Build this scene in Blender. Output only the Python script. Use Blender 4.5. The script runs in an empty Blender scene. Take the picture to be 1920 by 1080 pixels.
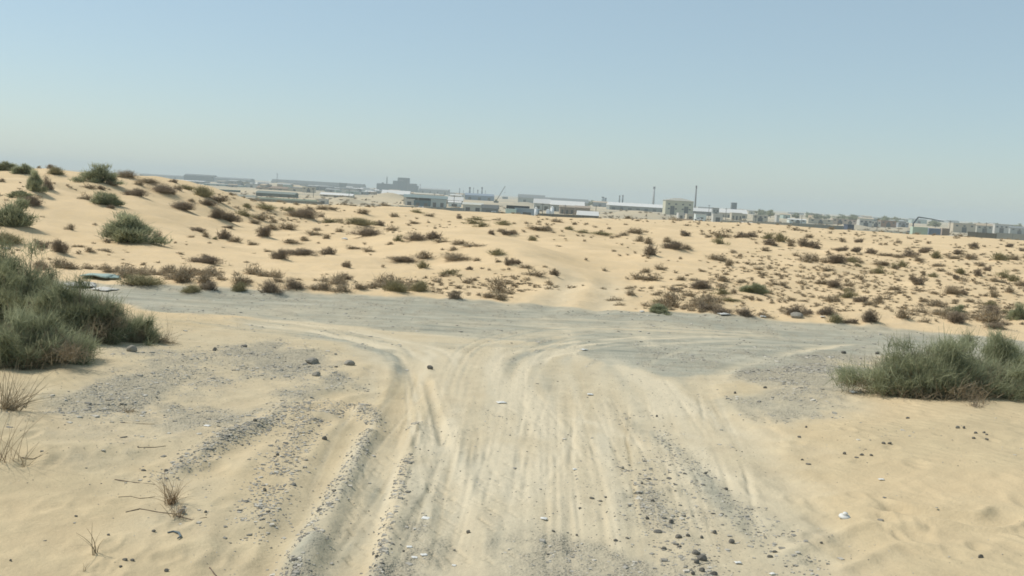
import bpy, math, random
import numpy as np
from mathutils import Matrix, Vector

# ------------------------------------------------------------------ camera, sky, sun, exposure
scene = bpy.context.scene
COL = scene.collection
CAM_H = 2.0
F = 1900.0
cam_data = bpy.data.cameras.new("camera"); cam = bpy.data.objects.new("camera", cam_data); COL.objects.link(cam)
cam_data.sensor_width = 36.0; cam_data.lens = 36.0 * F / 1920.0
cam_data.clip_start = 0.05; cam_data.clip_end = 40000
ROT = Matrix.Rotation(math.radians(90 - 5.25), 3, 'X') @ Matrix.Rotation(math.radians(3.2), 3, 'Z')
cam.matrix_world = Matrix.Translation((0, 0, CAM_H)) @ ROT.to_4x4()
scene.camera = cam

SUN_EL = math.radians(50)
SUN_DIR = Vector((-0.95, 0.30, 0)).normalized() * math.cos(SUN_EL) + Vector((0, 0, math.sin(SUN_EL)))
world = bpy.data.worlds.new("World"); scene.world = world; world.use_nodes = True
nt = world.node_tree; bg = nt.nodes["Background"]
sky = nt.nodes.new("ShaderNodeTexSky"); sky.sky_type = 'NISHITA'; sky.sun_disc = False
sky.sun_elevation = SUN_EL; sky.sun_rotation = math.atan2(SUN_DIR.x, SUN_DIR.y)
sky.altitude = 0; sky.air_density = 1.0; sky.dust_density = 0.45; sky.ozone_density = 3.0
veil = nt.nodes.new("ShaderNodeMix"); veil.data_type = 'RGBA'; veil.inputs[0].default_value = .5      # milky dust veil over the whole sky
veil.inputs[7].default_value = (.44/.13, .575/.13, .59/.13, 1)
nt.links.new(sky.outputs[0], veil.inputs[6]); nt.links.new(veil.outputs[2], bg.inputs[0]); bg.inputs[1].default_value = 0.13
sd = bpy.data.lights.new("sun", 'SUN'); sd.energy = 3.95; sd.angle = math.radians(0.6); sd.color = (1.0, 0.935, 0.84)
sun = bpy.data.objects.new("sun", sd); COL.objects.link(sun)
sun.rotation_euler = SUN_DIR.to_track_quat('Z', 'Y').to_euler(); sun.location = (-20, 10, 30)
vs = scene.view_settings
vs.view_transform = 'Standard'; vs.look = 'None'; vs.gamma = 1.0; vs.exposure = 0.0; vs.use_curve_mapping = False
scene.render.engine = 'CYCLES'
scene.cycles.use_denoising = True
scene.cycles.max_bounces = 6; scene.cycles.volume_bounces = 2
scene.cycles.filter_width = 1.7

# ------------------------------------------------------------------ helpers
rng = np.random.default_rng(7); random.seed(7)
_T = np.random.default_rng(3).random((512, 512))
def vnoise(x, y):
    x = np.asarray(x, float); y = np.asarray(y, float)
    xi = np.floor(x).astype(int); yi = np.floor(y).astype(int); fx = x - xi; fy = y - yi
    fx = fx*fx*(3-2*fx); fy = fy*fy*(3-2*fy)
    g = lambda a, b: _T[a % 512, b % 512]
    return (g(xi, yi)*(1-fx)+g(xi+1, yi)*fx)*(1-fy)+(g(xi, yi+1)*(1-fx)+g(xi+1, yi+1)*fx)*fy
def fbm(x, y, o=4):
    s = 0; a = 1; t = 0
    for i in range(o):
        s = s + a*vnoise(x*2**i+17*i, y*2**i+31*i); t += a; a *= .5
    return s/t*2-1
def sst(a, b, x):
    t = np.clip((np.asarray(x, float)-a)/(b-a), 0, 1); return t*t*(3-2*t)
RM = np.array(ROT)
def rays(px, py):
    px = np.atleast_1d(np.asarray(px, float)); py = np.atleast_1d(np.asarray(py, float))
    d = np.stack([(px-960)/F, (540-py)/F, -np.ones_like(px)], 1)
    return d @ RM.T
def W(px, py):
    d = rays(px, py); t = -CAM_H/np.minimum(d[:, 2], -1e-4)
    return d[:, :2]*t[:, None]
def hor(x): return 327+.057*(np.asarray(x, float)-300)

def mat(name):
    m = bpy.data.materials.new(name); m.use_nodes = True
    n = m.node_tree; b = n.nodes["Principled BSDF"]
    b.inputs["Specular IOR Level"].default_value = 0.15
    return m, n, b
def N(n, t, **k):
    nd = n.nodes.new(t)
    for a, v in k.items(): setattr(nd, a, v)
    return nd
def simple(name, c, rough=.8, var=.12, scale=1.0, metal=0):
    m, n, b = mat(name)
    tc = N(n, "ShaderNodeTexCoord"); no = N(n, "ShaderNodeTexNoise"); no.inputs["Scale"].default_value = scale; no.inputs["Detail"].default_value = 5
    n.links.new(tc.outputs["Object"], no.inputs["Vector"])
    mx = N(n, "ShaderNodeMix", data_type='RGBA')
    mx.inputs[6].default_value = (*[v*(1-var*1.6) for v in c], 1); mx.inputs[7].default_value = (*[min(1, v*(1+var*1.6)) for v in c], 1)
    n.links.new(no.outputs[0], mx.inputs[0]); n.links.new(mx.outputs[2], b.inputs["Base Color"])
    b.inputs["Roughness"].default_value = rough; b.inputs["Metallic"].default_value = metal
    return m
def mesh_np(name, v, f, m=None, smooth=False, attrs=None):
    me = bpy.data.meshes.new(name)
    v = np.asarray(v, np.float32); k = f.shape[1]
    me.vertices.add(len(v)); me.vertices.foreach_set("co", v.ravel())
    me.loops.add(f.size); me.loops.foreach_set("vertex_index", f.ravel().astype(np.int32))
    me.polygons.add(len(f)); me.polygons.foreach_set("loop_start", np.arange(0, f.size, k, dtype=np.int32))
    me.polygons.foreach_set("use_smooth", np.full(len(f), smooth))
    me.update(calc_edges=True)
    if attrs:
        for an, av in attrs.items():
            a = me.attributes.new(an, 'FLOAT', 'POINT'); a.data.foreach_set("value", np.asarray(av, np.float32))
    if m: me.materials.append(m)
    return me
def obj(name, me, parent=None, loc=None):
    o = bpy.data.objects.new(name, me); COL.objects.link(o)
    if parent is not None: o.parent = parent
    if loc is not None: o.location = loc
    return o
def tag(o, label=None, cat=None, group=None, kind=None):
    for k, v in (("label", label), ("category", cat), ("group", group), ("kind", kind)):
        if v: o[k] = v
    return o
def empty(name, loc, rz=0):
    o = bpy.data.objects.new(name, None); COL.objects.link(o); o.location = loc; o.rotation_euler = (0, 0, rz); o.empty_display_size = .2
    return o
class MB:
    """collects boxes, prisms and tubes for ONE mesh"""
    def __init__(s): s.v = []; s.f = []
    def add(s, vs_, fs):
        o = len(s.v); s.v += [tuple(p) for p in vs_]; s.f += [tuple(i+o for i in q) for q in fs]
    def box(s, x0, x1, y0, y1, z0, z1):
        s.add([(x0,y0,z0),(x1,y0,z0),(x1,y1,z0),(x0,y1,z0),(x0,y0,z1),(x1,y0,z1),(x1,y1,z1),(x0,y1,z1)],
              [(3,2,1,0),(4,5,6,7),(0,1,5,4),(1,2,6,5),(2,3,7,6),(3,0,4,7)])
    def gable(s, x0, x1, y0, y1, z0, h, axis='x', o=.3):
        if axis == 'x':
            ym = (y0+y1)/2
            s.add([(x0-o,y0-o,z0),(x1+o,y0-o,z0),(x1+o,y1+o,z0),(x0-o,y1+o,z0),(x0-o,ym,z0+h),(x1+o,ym,z0+h)], [(3,2,1,0),(0,1,5,4),(2,3,4,5),(1,2,5),(3,0,4)])
        else:
            xm = (x0+x1)/2
            s.add([(x0-o,y0-o,z0),(x1+o,y0-o,z0),(x1+o,y1+o,z0),(x0-o,y1+o,z0),(xm,y0-o,z0+h),(xm,y1+o,z0+h)], [(3,2,1,0),(0,1,4),(1,2,5,4),(2,3,5),(3,0,4,5)])
    def tube(s, pts, rs, n=8):
        pts = [Vector(p) for p in pts]; base = len(s.v)
        if not hasattr(rs, '__len__'): rs = [rs]*len(pts)
        for i, p in enumerate(pts):
            t = (pts[min(i+1, len(pts)-1)]-pts[max(i-1, 0)]).normalized()
            a = t.orthogonal().normalized() if i == 0 else (pa - t*pa.dot(t)).normalized()
            pa = a; b = t.cross(a)
            for k in range(n):
                an = 2*math.pi*k/n; s.v.append(tuple(p+(a*math.cos(an)+b*math.sin(an))*rs[i]))
        for i in range(len(pts)-1):
            for k in range(n):
                k2 = (k+1) % n; s.f.append((base+i*n+k, base+i*n+k2, base+(i+1)*n+k2, base+(i+1)*n+k))
        s.f.append(tuple(base+k for k in range(n))[::-1]); s.f.append(tuple(base+(len(pts)-1)*n+k for k in range(n)))
    def build(s, name, m, parent=None, smooth=False):
        me = bpy.data.meshes.new(name); me.from_pydata(s.v, [], s.f); me.materials.append(m)
        if smooth: me.polygons.foreach_set("use_smooth", [True]*len(me.polygons))
        me.update(); return obj(name, me, parent)
# ------------------------------------------------------------------ the land
HILLS = []   # explicit sand hills in the valley: x, y, sx, sy, h
def hill(px, d, wpx, h, sy=30):
    HILLS.append((d*(px-960)/F, d, wpx/F*d/2.2, sy, h))
hill(720, 720, 90, 6.2); hill(975, 900, 70, 3.5, 40); hill(1190, 600, 120, 4.6); hill(640, 560, 60, 3.0); hill(1590, 700, 60, 2.2)
hill(1840, 560, 90, 1.6); hill(520, 1500, 130, 8, 60); hill(1300, 520, 60, 1.6)
def Hb(x, y):
    x = np.asarray(x, float); y = np.asarray(y, float); r = np.hypot(x, y)
    a = np.arctan2(x, np.maximum(y, .01))
    # plateau: flat by the road, low hummocks beyond it
    z = 0.03*fbm(x/2.5, y/2.5, 3)*sst(3, 9, r)
    beyond = sst(17.6, 24, y)
    z = z + beyond*0.32*fbm(x/9+5, y/7, 3)*sst(18, 45, y) + beyond*0.19*fbm(x/2.6, y/2.0+9, 3)*(1-sst(70, 140, y))
    # bank on the far side of the road
    z = z + .17*np.exp(-((y-18.9)/1.1)**2)*(0.55+.9*vnoise(x/1.7, y/3+4))*(1-np.exp(-((x-1.8)/2.2)**2))
    # big dune on the left
    z = z + 1.85*sst(-10.5, -20.5, x+1.1*fbm(x/7, y/7+2, 2))*sst(19, 50, y)*(1-sst(54, 78, y))
    # spur with shrubs and the hollow the sandy track runs through
    z = z + .50*np.exp(-(((x+1.2)*.55+(y-33)*.22)/1.7)**2)*np.exp(-((y-33)/11)**2)*sst(3.2,0,x)
    z = z - .02*np.exp(-((x-2.0)/3.0)**2)*sst(18, 22, y)*(1-sst(45, 60, y))
    # sandy shoulders next to the near track
    z = z + .16*sst(1.9, 4.6, x-.0*y)*(1-sst(11.2, 13.6, y))*(0.75+.5*vnoise(x/1.9, y/1.9))*sst(3, 6, r)
    z = z + .12*sst(-2.1, -4.4, x)*(1-sst(10.6, 13.4, y))*(0.75+.5*vnoise(x/1.9+8, y/1.9))*sst(3, 6, r)
    # plateau edge and the valley
    edge = 92+34*sst(.02, .2, a)+8*fbm(a*9, a*3+2, 2)
    rim = np.exp(-((r-edge+9)/10)**2)*.08*(.5+vnoise(a*60, r*0+2))
    z = (z+rim*sst(18, 30, y))*(1-sst(edge, edge+150, r)) - 7.5*sst(edge-4, edge+170, r)
    z = z + .35*fbm(x/90, y/90, 2)*sst(260, 400, r)
    for hx, hy, sx, sy, h in HILLS:
        z = z + h*np.exp(-(((x-hx)/sx)**2+((y-hy)/sy)**2))*(0.85+.3*vnoise(x/12, y/20))
    z = z + (7+9*vnoise(a*14+3, a*0+1))*sst(3300, 5200, r)*sst(.05, -.3, a)
    return z
def hit(px, py):
    """where the line of sight through a point of the photograph meets the land"""
    D = rays(px, py); t = np.concatenate([np.arange(3, 60, .15), np.arange(60, 260, .5)])
    out = []
    for d in D:
        d = d/ d[1]
        zz = CAM_H+d[2]*t - Hb(d[0]*t, t)
        k = np.argmax(zz < 0) if (zz < 0).any() else int(np.argmin(zz[:700]/t[:700]))
        out.append((d[0]*t[k], t[k]))
    return np.array(out)

# grid of the one big ground sheet (polar about the viewpoint so detail is where it is seen)
def rings(a, b, f):
    n = int(math.ceil(math.log(b/a)/f)); return a*np.exp(np.linspace(0, math.log(b/a), n, endpoint=False))
R = np.concatenate([[0.0], rings(.4, 4, .08), rings(4, 26, .0046), rings(26, 130, .0062), rings(130, 900, .011), rings(900, 7600, .03), [7600]])
fine = np.radians(np.arange(-34, 34.01, .095)); mid = np.radians(np.arange(35, 85, 1.0)); rest = np.radians(np.arange(85, 275, 5.0))
A = np.concatenate([fine, mid, rest, np.radians(360)-mid[::-1], [np.radians(326)]])
NR, NA = len(R), len(A)
GA, GR = np.meshgrid(A, R)
GX = GR*np.sin(GA); GY = GR*np.cos(GA)
GZ = Hb(GX, GY)
near = (GR < 26) & (np.abs(np.where(GA > math.pi, GA-2*math.pi, GA)) < 1.45) & (GR > 2)
NX, NY = GX[near], GY[near]
pale = np.zeros(len(NX)); grey = np.zeros(len(NX)); cool = np.zeros(len(NX)); hh = np.zeros(len(NX)); roadm = np.zeros(len(NX)); lite = np.zeros(len(NX))
nzA = fbm(NX*1.7, NY*1.1, 4); nzB = fbm(NX*6+3, NY*4, 3); nzC = fbm(NX*.7+9, NY*.5, 3)

def smooth_line(pts, n=9):
    p = W([q[0] for q in pts], [q[1] for q in pts])
    p = np.vstack([2*p[0]-p[1], p, 2*p[-1]-p[-2]]); out = []
    for i in range(1, len(p)-2):
        for t in np.linspace(0, 1, n, endpoint=False):
            out.append(.5*((2*p[i])+(-p[i-1]+p[i+1])*t+(2*p[i-1]-5*p[i]+4*p[i+1]-p[i+2])*t*t+(-p[i-1]+3*p[i]-3*p[i+1]+p[i+2])*t**3))
    out.append(p[-2]); return np.array(out)
def line_dist(P, reach):
    lo = P.min(0)-reach; hi = P.max(0)+reach
    s = np.where((NX > lo[0]) & (NX < hi[0]) & (NY > lo[1]) & (NY < hi[1]))[0]
    x, y = NX[s], NY[s]; best = np.full(len(s), 1e9); par = np.zeros(len(s)); L = len(P)-1
    for i in range(L):
        a = P[i]; b = P[i+1]; ab = b-a; l2 = ab@ab+1e-9
        t = np.clip(((x-a[0])*ab[0]+(y-a[1])*ab[1])/l2, 0, 1)
        dx = x-a[0]-t*ab[0]; dy = y-a[1]-t*ab[1]; d = dx*dx+dy*dy
        m = d < best; best[m] = d[m]; par[m] = (i+t[m])/L
    return s, np.sqrt(best), par
WIND = []
def stroke(pts, w, gr=0, li=0, pa=0, co=0, h=0, rim=0, nz=.5, fade=.12, P=None):
    P = smooth_line(pts) if P is None else P
    if gr >= .75 and pts is not None: WIND.append((P, w))
    s, d, t = line_dist(P, w*3.2)
    if not len(s): return
    m = np.exp(-(d/w)**2*(1+nz*.8*nzB[s]))*sst(0, fade, t)*sst(0, fade, 1-t)
    m = m*np.clip(1+nz*1.5*nzA[s]+nz*.6*nzB[s], 0, 1.6)
    if gr > 0: grey[s] = np.maximum(grey[s], gr*m)
    if gr < 0: grey[s] = grey[s]*(1-np.clip(-gr*m, 0, 1))
    if pa: pale[s] = np.clip(pale[s]+pa*m, 0, 1)
    if co: cool[s] = np.clip(cool[s]+co*m, 0, 1)
    hh[s] += h*m
    if li: lite[s] = np.clip(lite[s]+li*m, 0, 1)
    if rim: hh[s] += rim*np.exp(-((d-w*1.35)/(w*.45))**2)*sst(0, fade, t)*sst(0, fade, 1-t)
def poly_mask(pts, soft, wob=0):
    P = W([q[0] for q in pts], [q[1] for q in pts]); P = np.vstack([P, P[0]])
    inside = np.zeros(len(NX), bool); best = np.full(len(NX), 1e9)
    for i in range(len(P)-1):
        a, b = P[i], P[i+1]
        c = (a[1] > NY) != (b[1] > NY)
        inside ^= c & (NX < (b[0]-a[0])*(NY-a[1])/(b[1]-a[1]+1e-12)+a[0])
        ab = b-a; t = np.clip(((NX-a[0])*ab[0]+(NY-a[1])*ab[1])/(ab@ab+1e-9), 0, 1)
        best = np.minimum(best, np.hypot(NX-a[0]-t*ab[0], NY-a[1]-t*ab[1]))
    sd_ = np.where(inside, best, -best)+wob*nzA*1.3+wob*.5*nzB
    return sst(-soft, soft, sd_)

# the near track and the cross road
CROSS = [(-1500, 470), (130, 533), (480, 552), (900, 570), (1150, 583), (1500, 608), (1920, 640), (3600, 800), (3600, 860), (2000, 690), (1900, 676), (1560, 664), (1440, 700),
         (1250, 700), (1000, 640), (760, 620), (560, 600), (300, 584), (180, 562), (-1500, 500)]
TRACK = [(330, 1500), (430, 1080), (480, 940), (560, 810), (640, 735), (690, 690), (600, 645), (420, 600), (560, 585), (1000, 590), (1500, 625), (1600, 655), (1450, 690), (1380, 730),
         (1440, 800), (1520, 900), (1640, 1080), (2000, 1500)]
m_cross = poly_mask(CROSS, .14, .12); m_track = poly_mask(TRACK, .35, .25)
roadm = np.maximum(poly_mask(CROSS, .05, .12), poly_mask(TRACK, .05, .2))
pale = np.maximum(m_track*(.75+.35*nzC), m_cross*.9)
cool = m_cross*np.clip(.82+.45*nzA+.25*nzC, 0, 1)
grey = m_cross*np.clip(.42+.4*nzB, 0, 1)
# the gravelly waste left and right of the track
GL = poly_mask([(60, 800), (170, 720), (330, 640), (520, 640), (720, 690), (680, 735), (560, 760), (480, 790), (330, 815), (200, 790)], .5, .35)
GRT = poly_mask([(1360, 700), (1440, 655), (1900, 670), (2400, 720), (2400, 830), (1700, 800), (1560, 800), (1470, 800), (1400, 760)], .4, .3)
GRT *= 1-poly_mask([(1600, 760), (1900, 745), (2400, 780), (2400, 1100), (1640, 830)], .4, .2)
GL2 = poly_mask([(40, 830), (120, 720), (280, 625), (560, 605), (760, 660), (740, 740), (560, 830), (430, 900), (330, 980), (280, 900), (180, 840)], .6, .5)
grey = np.maximum(grey, .42*GL2*np.clip(.75+1.1*nzA+.5*nzB, 0, 1)); pale = np.maximum(pale, .45*GL2)
for g_, k in ((GL, .75), (GRT, .8)):
    v_ = g_*np.clip(.8+.9*nzA+.3*nzB, 0, 1); grey = np.maximum(grey, k*v_); pale = np.maximum(pale, .8*v_)
cool = np.maximum(cool, GRT*.25)
# bottom gravel patches
for pl, k, c_ in (([(690, 1300), (700, 1080), (760, 930), (830, 945), (850, 1010), (870, 1300)], .85, .25),
              ([(880, 1300), (880, 1080), (900, 950), (960, 930), (1060, 1000), (1210, 1050), (1250, 1300)], .8, .3),
              ([(540, 1300), (560, 1080), (620, 980), (650, 960), (640, 1080), (620, 1300)], .7, .35),
              ([(780, 800), (800, 860), (830, 930), (760, 950), (740, 930)], .65, .15)):
    v_ = poly_mask(pl, .14, .1)*np.clip(.85+.7*nzA+.3*nzB, 0, 1); grey = np.maximum(grey, k*v_); cool = np.maximum(cool, c_*v_)
# blue-green patches on the junction
stroke([(1110, 655), (1200, 664), (1290, 672), (1400, 676), (1500, 668)], .55, gr=.3, co=.8, nz=.5)
stroke([(1300, 668), (1400, 662), (1600, 650), (1900, 650)], .45, gr=.25, co=.5)
stroke([(800, 640), (850, 655), (900, 700)], .3, gr=.3, co=.25)
stroke([(350, 553), (520, 563), (800, 578), (1000, 588), (1250, 598), (1500, 618)], .30, gr=.55, co=.95, nz=.3)
stroke([(200, 549), (400, 558), (600, 572)], .25, gr=.4, co=.8, nz=.3)
stroke([(1450, 625), (1650, 640), (1900, 655)], .5, gr=.15, co=.6, nz=.4)
warm_ = poly_mask([(380, 1300), (430, 1080), (510, 860), (600, 770), (760, 690), (790, 760), (750, 900), (700, 1100), (690, 1300)], .3, .15)
pale *= 1-.5*warm_; cool *= 1-.6*warm_
# windrows of gravel between the ruts on the left
stroke([(470, 1000), (500, 930), (530, 865), (560, 810), (590, 765)], .16, gr=1, co=.12, h=.035, nz=.5, fade=.06)
stroke([(430, 830), (500, 795), (560, 765), (610, 745)], .14, gr=.8, co=.05, h=.02, nz=.6)
stroke([(300, 900), (380, 850), (450, 810), (520, 790)], .13, gr=.85, h=.03, nz=.7)
stroke([(540, 1075), (575, 1010), (610, 950), (645, 890), (675, 840), (695, 800)], .075, gr=1, co=.45, h=.035, nz=.5, fade=.05)
stroke([(545, 1120), (560, 1060), (600, 1000)], .09, gr=1, co=.5, h=.03)
stroke([(600, 790), (640, 755), (680, 760), (700, 800)], .13, gr=.85, co=.25, h=.02, nz=.6)
stroke([(580, 735), (650, 715), (700, 730), (730, 760)], .13, gr=.6, co=.35, h=-.01, nz=.6)
stroke([(680, 700), (710, 725), (735, 740)], .12, gr=.5, co=.4)
stroke([(700, 1090), (725, 1000), (745, 920), (765, 840), (778, 785)], .05, gr=.8, h=.026, nz=.4, fade=.04)
stroke([(760, 930), (775, 870), (790, 810)], .10, gr=.7, co=.1, h=-.03)
# wide sandy ruts
for pts, w_, dp in (([(430, 1150), (470, 1000), (520, 880), (580, 800), (640, 755), (700, 745)], .17, -.030),
                ([(500, 1100), (560, 985), (600, 900), (640, 830), (670, 790), (650, 765)], .13, -.045),
                ([(640, 1100), (680, 980), (715, 880), (745, 790), (765, 720), (775, 660)], .15, -.055),
                ([(370, 900), (430, 850), (520, 800), (600, 745), (680, 720)], .14, -.03),
                ([(860, 1100), (850, 960), (830, 850), (810, 760), (790, 690)], .12, -.028),
                ([(800, 700), (810, 740), (825, 790), (835, 830)], .05, -.03)):
    stroke(pts, w_, gr=-.85, h=dp*.7, rim=-dp*.3, pa=-.18, nz=.45, fade=.08)
# the gravel strip on the right side of the track
stroke([(1180, 770), (1240, 820), (1290, 870), (1350, 930), (1440, 1000), (1520, 1080)], .19, gr=.75, co=.35, h=.015, nz=.7, fade=.08)
stroke([(1190, 850), (1215, 920), (1260, 990), (1300, 1050), (1330, 1120)], .24, gr=.8, co=.1, h=.02, nz=.7, fade=.08)
stroke([(1350, 740), (1420, 760), (1560, 790)], .3, gr=.5, co=.35, nz=.7)
stroke([(1140, 720), (1200, 790), (1300, 850), (1400, 960), (1480, 1080)], .10, gr=-.5, h=-.02, pa=-.1)
stroke([(1300, 700), (1340, 760), (1420, 840), (1540, 960), (1650, 1080)], .16, gr=-.6, h=-.016, rim=.006, pa=-.1, nz=.8)
stroke([(1330, 730), (1350, 700), (1420, 672), (1520, 650), (1620, 640)], .14, gr=-.7, co=-.45, h=-.012, rim=.004, pa=-.05, nz=.9)
stroke([(1240, 700), (1270, 740), (1290, 790)], .16, gr=-.5, co=-.6, pa=-.2)
stroke([(1040, 620), (1065, 660), (1090, 720), (1100, 800)], .12, gr=-.3, co=-.5, pa=-.1)
stroke([(780, 640), (770, 700), (740, 780)], .42, gr=-.8, co=-.8, pa=-.25, nz=.3)
# arcs where wheels swing into the cross road
for k in range(15):
    t = k/14; x0 = 760+rng.uniform(-14, 14); ye = 592+t*42+rng.uniform(-2, 2)
    stroke([(x0, 700+rng.uniform(-20, 20)), (x0-20, 660), (x0-95, 632+t*8), (560-40*t, ye), (430-60*t, ye-14+6*t), (250, ye-30+t*8)], rng.uniform(.03, .08), gr=rng.choice([-.5, .35, .25]), co=rng.choice([-.3, -.2, .25]), h=rng.uniform(-.010, .005), rim=.002, nz=.5)
for k in range(16):
    t = k/15; x0 = 830+t*170
    stroke([(x0-10, 760), (x0+5, 690), (x0+50, 640+t*10), (x0+170, 612+t*18), (x0+360, 610+t*25), (x0+650, 622+t*28)], rng.uniform(.03, .09), gr=rng.choice([-.5, .3, .25]), co=rng.choice([-.25, -.3, .3]), h=rng.uniform(-.008, .004), rim=.0015, nz=.5)
for k in range(22):
    y0 = 592+k*2.6; x0 = rng.uniform(420, 1100)
    stroke([(x0, y0+(x0-960)*.022), (x0+300, y0+(x0-660)*.03), (x0+620, y0+(x0-340)*.04)], rng.uniform(.03, .07), gr=rng.choice([-.6, .35]), co=rng.choice([-.28, .35]), h=rng.uniform(-.008, .004), nz=.5, fade=.3)
# wheel sweeps that drag pale sand over the grey road, fanning out both ways
for k in range(34):
    left = k % 2 == 0; xs = rng.uniform(740, 900) if left else rng.uniform(900, 1330); y0 = rng.uniform(690, 800); e_ = rng.uniform(0, 1)
    if left: pts = [(xs+10, y0), (xs-15, 668), (xs-rng.uniform(60, 120), 636+e_*8), (xs-rng.uniform(230, 330), 600+e_*20), (xs-rng.uniform(420, 560), 574+e_*20)]
    else: pts = [(xs-10, y0), (xs+15, 676), (xs+rng.uniform(60, 120), 646+e_*8), (xs+rng.uniform(220, 320), 624+e_*20), (xs+rng.uniform(400, 620), 625+e_*26)]
    if rng.random() < .6: stroke(pts, rng.uniform(.03, .12), li=rng.uniform(.3, .7), gr=-.5, co=-.45, h=rng.uniform(-.006, 0), nz=.9, fade=.3)
    else: stroke(pts, rng.uniform(.04, .12), co=rng.uniform(.2, .5), gr=.35, nz=.9, fade=.3)
for k in range(46):      # lines that cross the others at a slant
    xb = rng.uniform(560, 1480); xt = np.clip(xb+rng.normal(0, 190), 760, 1300); m_ = rng.uniform(-40, 40)
    stroke([(xb, rng.uniform(960, 1120)), ((xb*.7+xt*.3)+m_, 880), ((xb*.35+xt*.65)+m_, 770), (xt, rng.uniform(640, 720))], rng.uniform(.010, .03), gr=rng.choice([-.5, .3]), li=rng.choice([0, .35]), h=rng.uniform(-.005, .001), rim=.001, nz=.9, fade=.35)
# broad pale and grey sweeps of compacted dust
for k in range(95):
    u = rng.random(); xb = 520+u*1000; xt = 790+u*420+rng.normal(0, 60)
    yb = rng.uniform(780, 1180); yt = yb-rng.uniform(110, 330) if yb < 900 else rng.uniform(680, 850)
    ys_ = np.linspace(0, 1, 5); yy = yb+(max(yt, 612)-yb)*ys_; bow = rng.normal(0, 14)
    pts = [(xt+(xb-xt)*np.clip((y-640)/440, 0, 1.3)**(1.25 if u < .6 else .95)+bow*math.sin(3.14*q), y) for q, y in zip(ys_, yy)]
    if rng.random() < .55: stroke(pts, rng.uniform(.03, .13), li=rng.uniform(.2, .6), gr=-.4, nz=.7, fade=.35)
    else: stroke(pts, rng.uniform(.03, .10), co=rng.uniform(.08, .28), gr=.2, nz=.8, fade=.35)
for pts, w_ in (([(905, 655), (925, 690), (950, 735), (985, 780)], .13), ([(1050, 600), (1075, 640), (1085, 690)], .10), ([(1180, 615), (1215, 640), (1240, 655)], .10), ([(1240, 700), (1262, 735), (1290, 780)], .14),
                ([(760, 790), (740, 880), (715, 980), (690, 1100)], .05), ([(1000, 770), (1120, 790), (1230, 850), (1290, 920)], .07), ([(950, 700), (1010, 760), (1060, 850)], .12), ([(1090, 640), (1200, 700), (1350, 790), (1480, 900)], .16),
                ([(1400, 690), (1500, 655), (1640, 640)], .10), ([(700, 620), (860, 628), (1020, 640)], .06), ([(1120, 655), (1300, 640), (1460, 636)], .08)):
    stroke(pts, w_, li=.6, gr=-.5, co=-.4, nz=.6, fade=.3)
# many fine tyre lines down the track
for k in range(130):
    u = rng.random(); xb = 500+u*900+rng.normal(0, 12); xt = 770+(u**1.1)*470+rng.normal(0, 26)
    yb = rng.uniform(850, 1150); yt = rng.uniform(650, 800)
    ys_ = np.linspace(0, 1, 5); x_at = lambda y: xt+(xb-xt)*np.clip((y-640)/440, 0, 1.2)**(1.25 if u < .6 else .9)
    yy = yb+(yt-yb)*ys_; pts = [(x_at(y)+rng.normal(0, 2.5), y) for y in yy]
    stroke(pts, rng.uniform(.010, .032), gr=rng.choice([-.5, -.4, .22, .3]), pa=rng.choice([-.16, .12]), co=rng.choice([-.1, 0, .08]), h=rng.uniform(-.006, .003), rim=.0008, nz=.9, fade=.35)
for k in range(12):      # crossing swerves
    xb = rng.uniform(900, 1400); xt = xb*.45+540+rng.uniform(-60, 60)
    stroke([(xb, 1100), (xb-.25*(xb-xt), 950), (xt+.3*(xb-xt), 800), (xt, 700)], rng.uniform(.015, .045), gr=rng.choice([-.5, .25]), pa=rng.choice([-.15, .1]), h=-.004, rim=.001, nz=.7, fade=.3)
for k in range(110):     # lug marks beside the left ruts
    c = W(rng.uniform(660, 980), rng.uniform(840, 1060))[0]; an = rng.normal(-.55, .12); l = rng.uniform(.08, .2)
    P = np.array([c, c+l*np.array([math.sin(an), math.cos(an)])]); stroke(None, .012, gr=.12, pa=-.1, h=-.008, nz=.1, fade=.1, P=P)
for pl, k in (([(690, 1300), (700, 1080), (760, 960), (850, 1000), (870, 1300)], .8), ([(880, 1300), (880, 1080), (900, 950), (960, 940), (1060, 1000), (1230, 1050), (1260, 1300)], .8),
              ([(1180, 860), (1260, 860), (1420, 960), (1540, 1080), (1580, 1300), (1300, 1300), (1290, 1060), (1210, 950)], .6)):
    v_ = poly_mask(pl, .2, .2)*np.clip(.7+.9*nzA+.5*nzB, 0, 1); grey = np.maximum(grey, k*v_); lite *= 1-.8*v_
# the sandy track that leaves the far side of the road
# dents and old footprints in the sandy shoulders
for k in range(120):
    p_ = W(rng.choice([rng.uniform(-50, 480), rng.uniform(1400, 1980)]), rng.uniform(760, 1090))[0]; rx, ry = rng.uniform(.03, .10), rng.uniform(.05, .16); dp_ = rng.uniform(.004, .013)
    s = np.where((np.abs(NX-p_[0]) < 3*rx) & (np.abs(NY-p_[1]) < 3*ry))[0]
    q_ = ((NX[s]-p_[0])/rx)**2+((NY[s]-p_[1])/ry)**2; hh[s] += -dp_*np.exp(-q_)+dp_*.5*np.exp(-(np.sqrt(q_)-1.5)**2*4)
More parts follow.
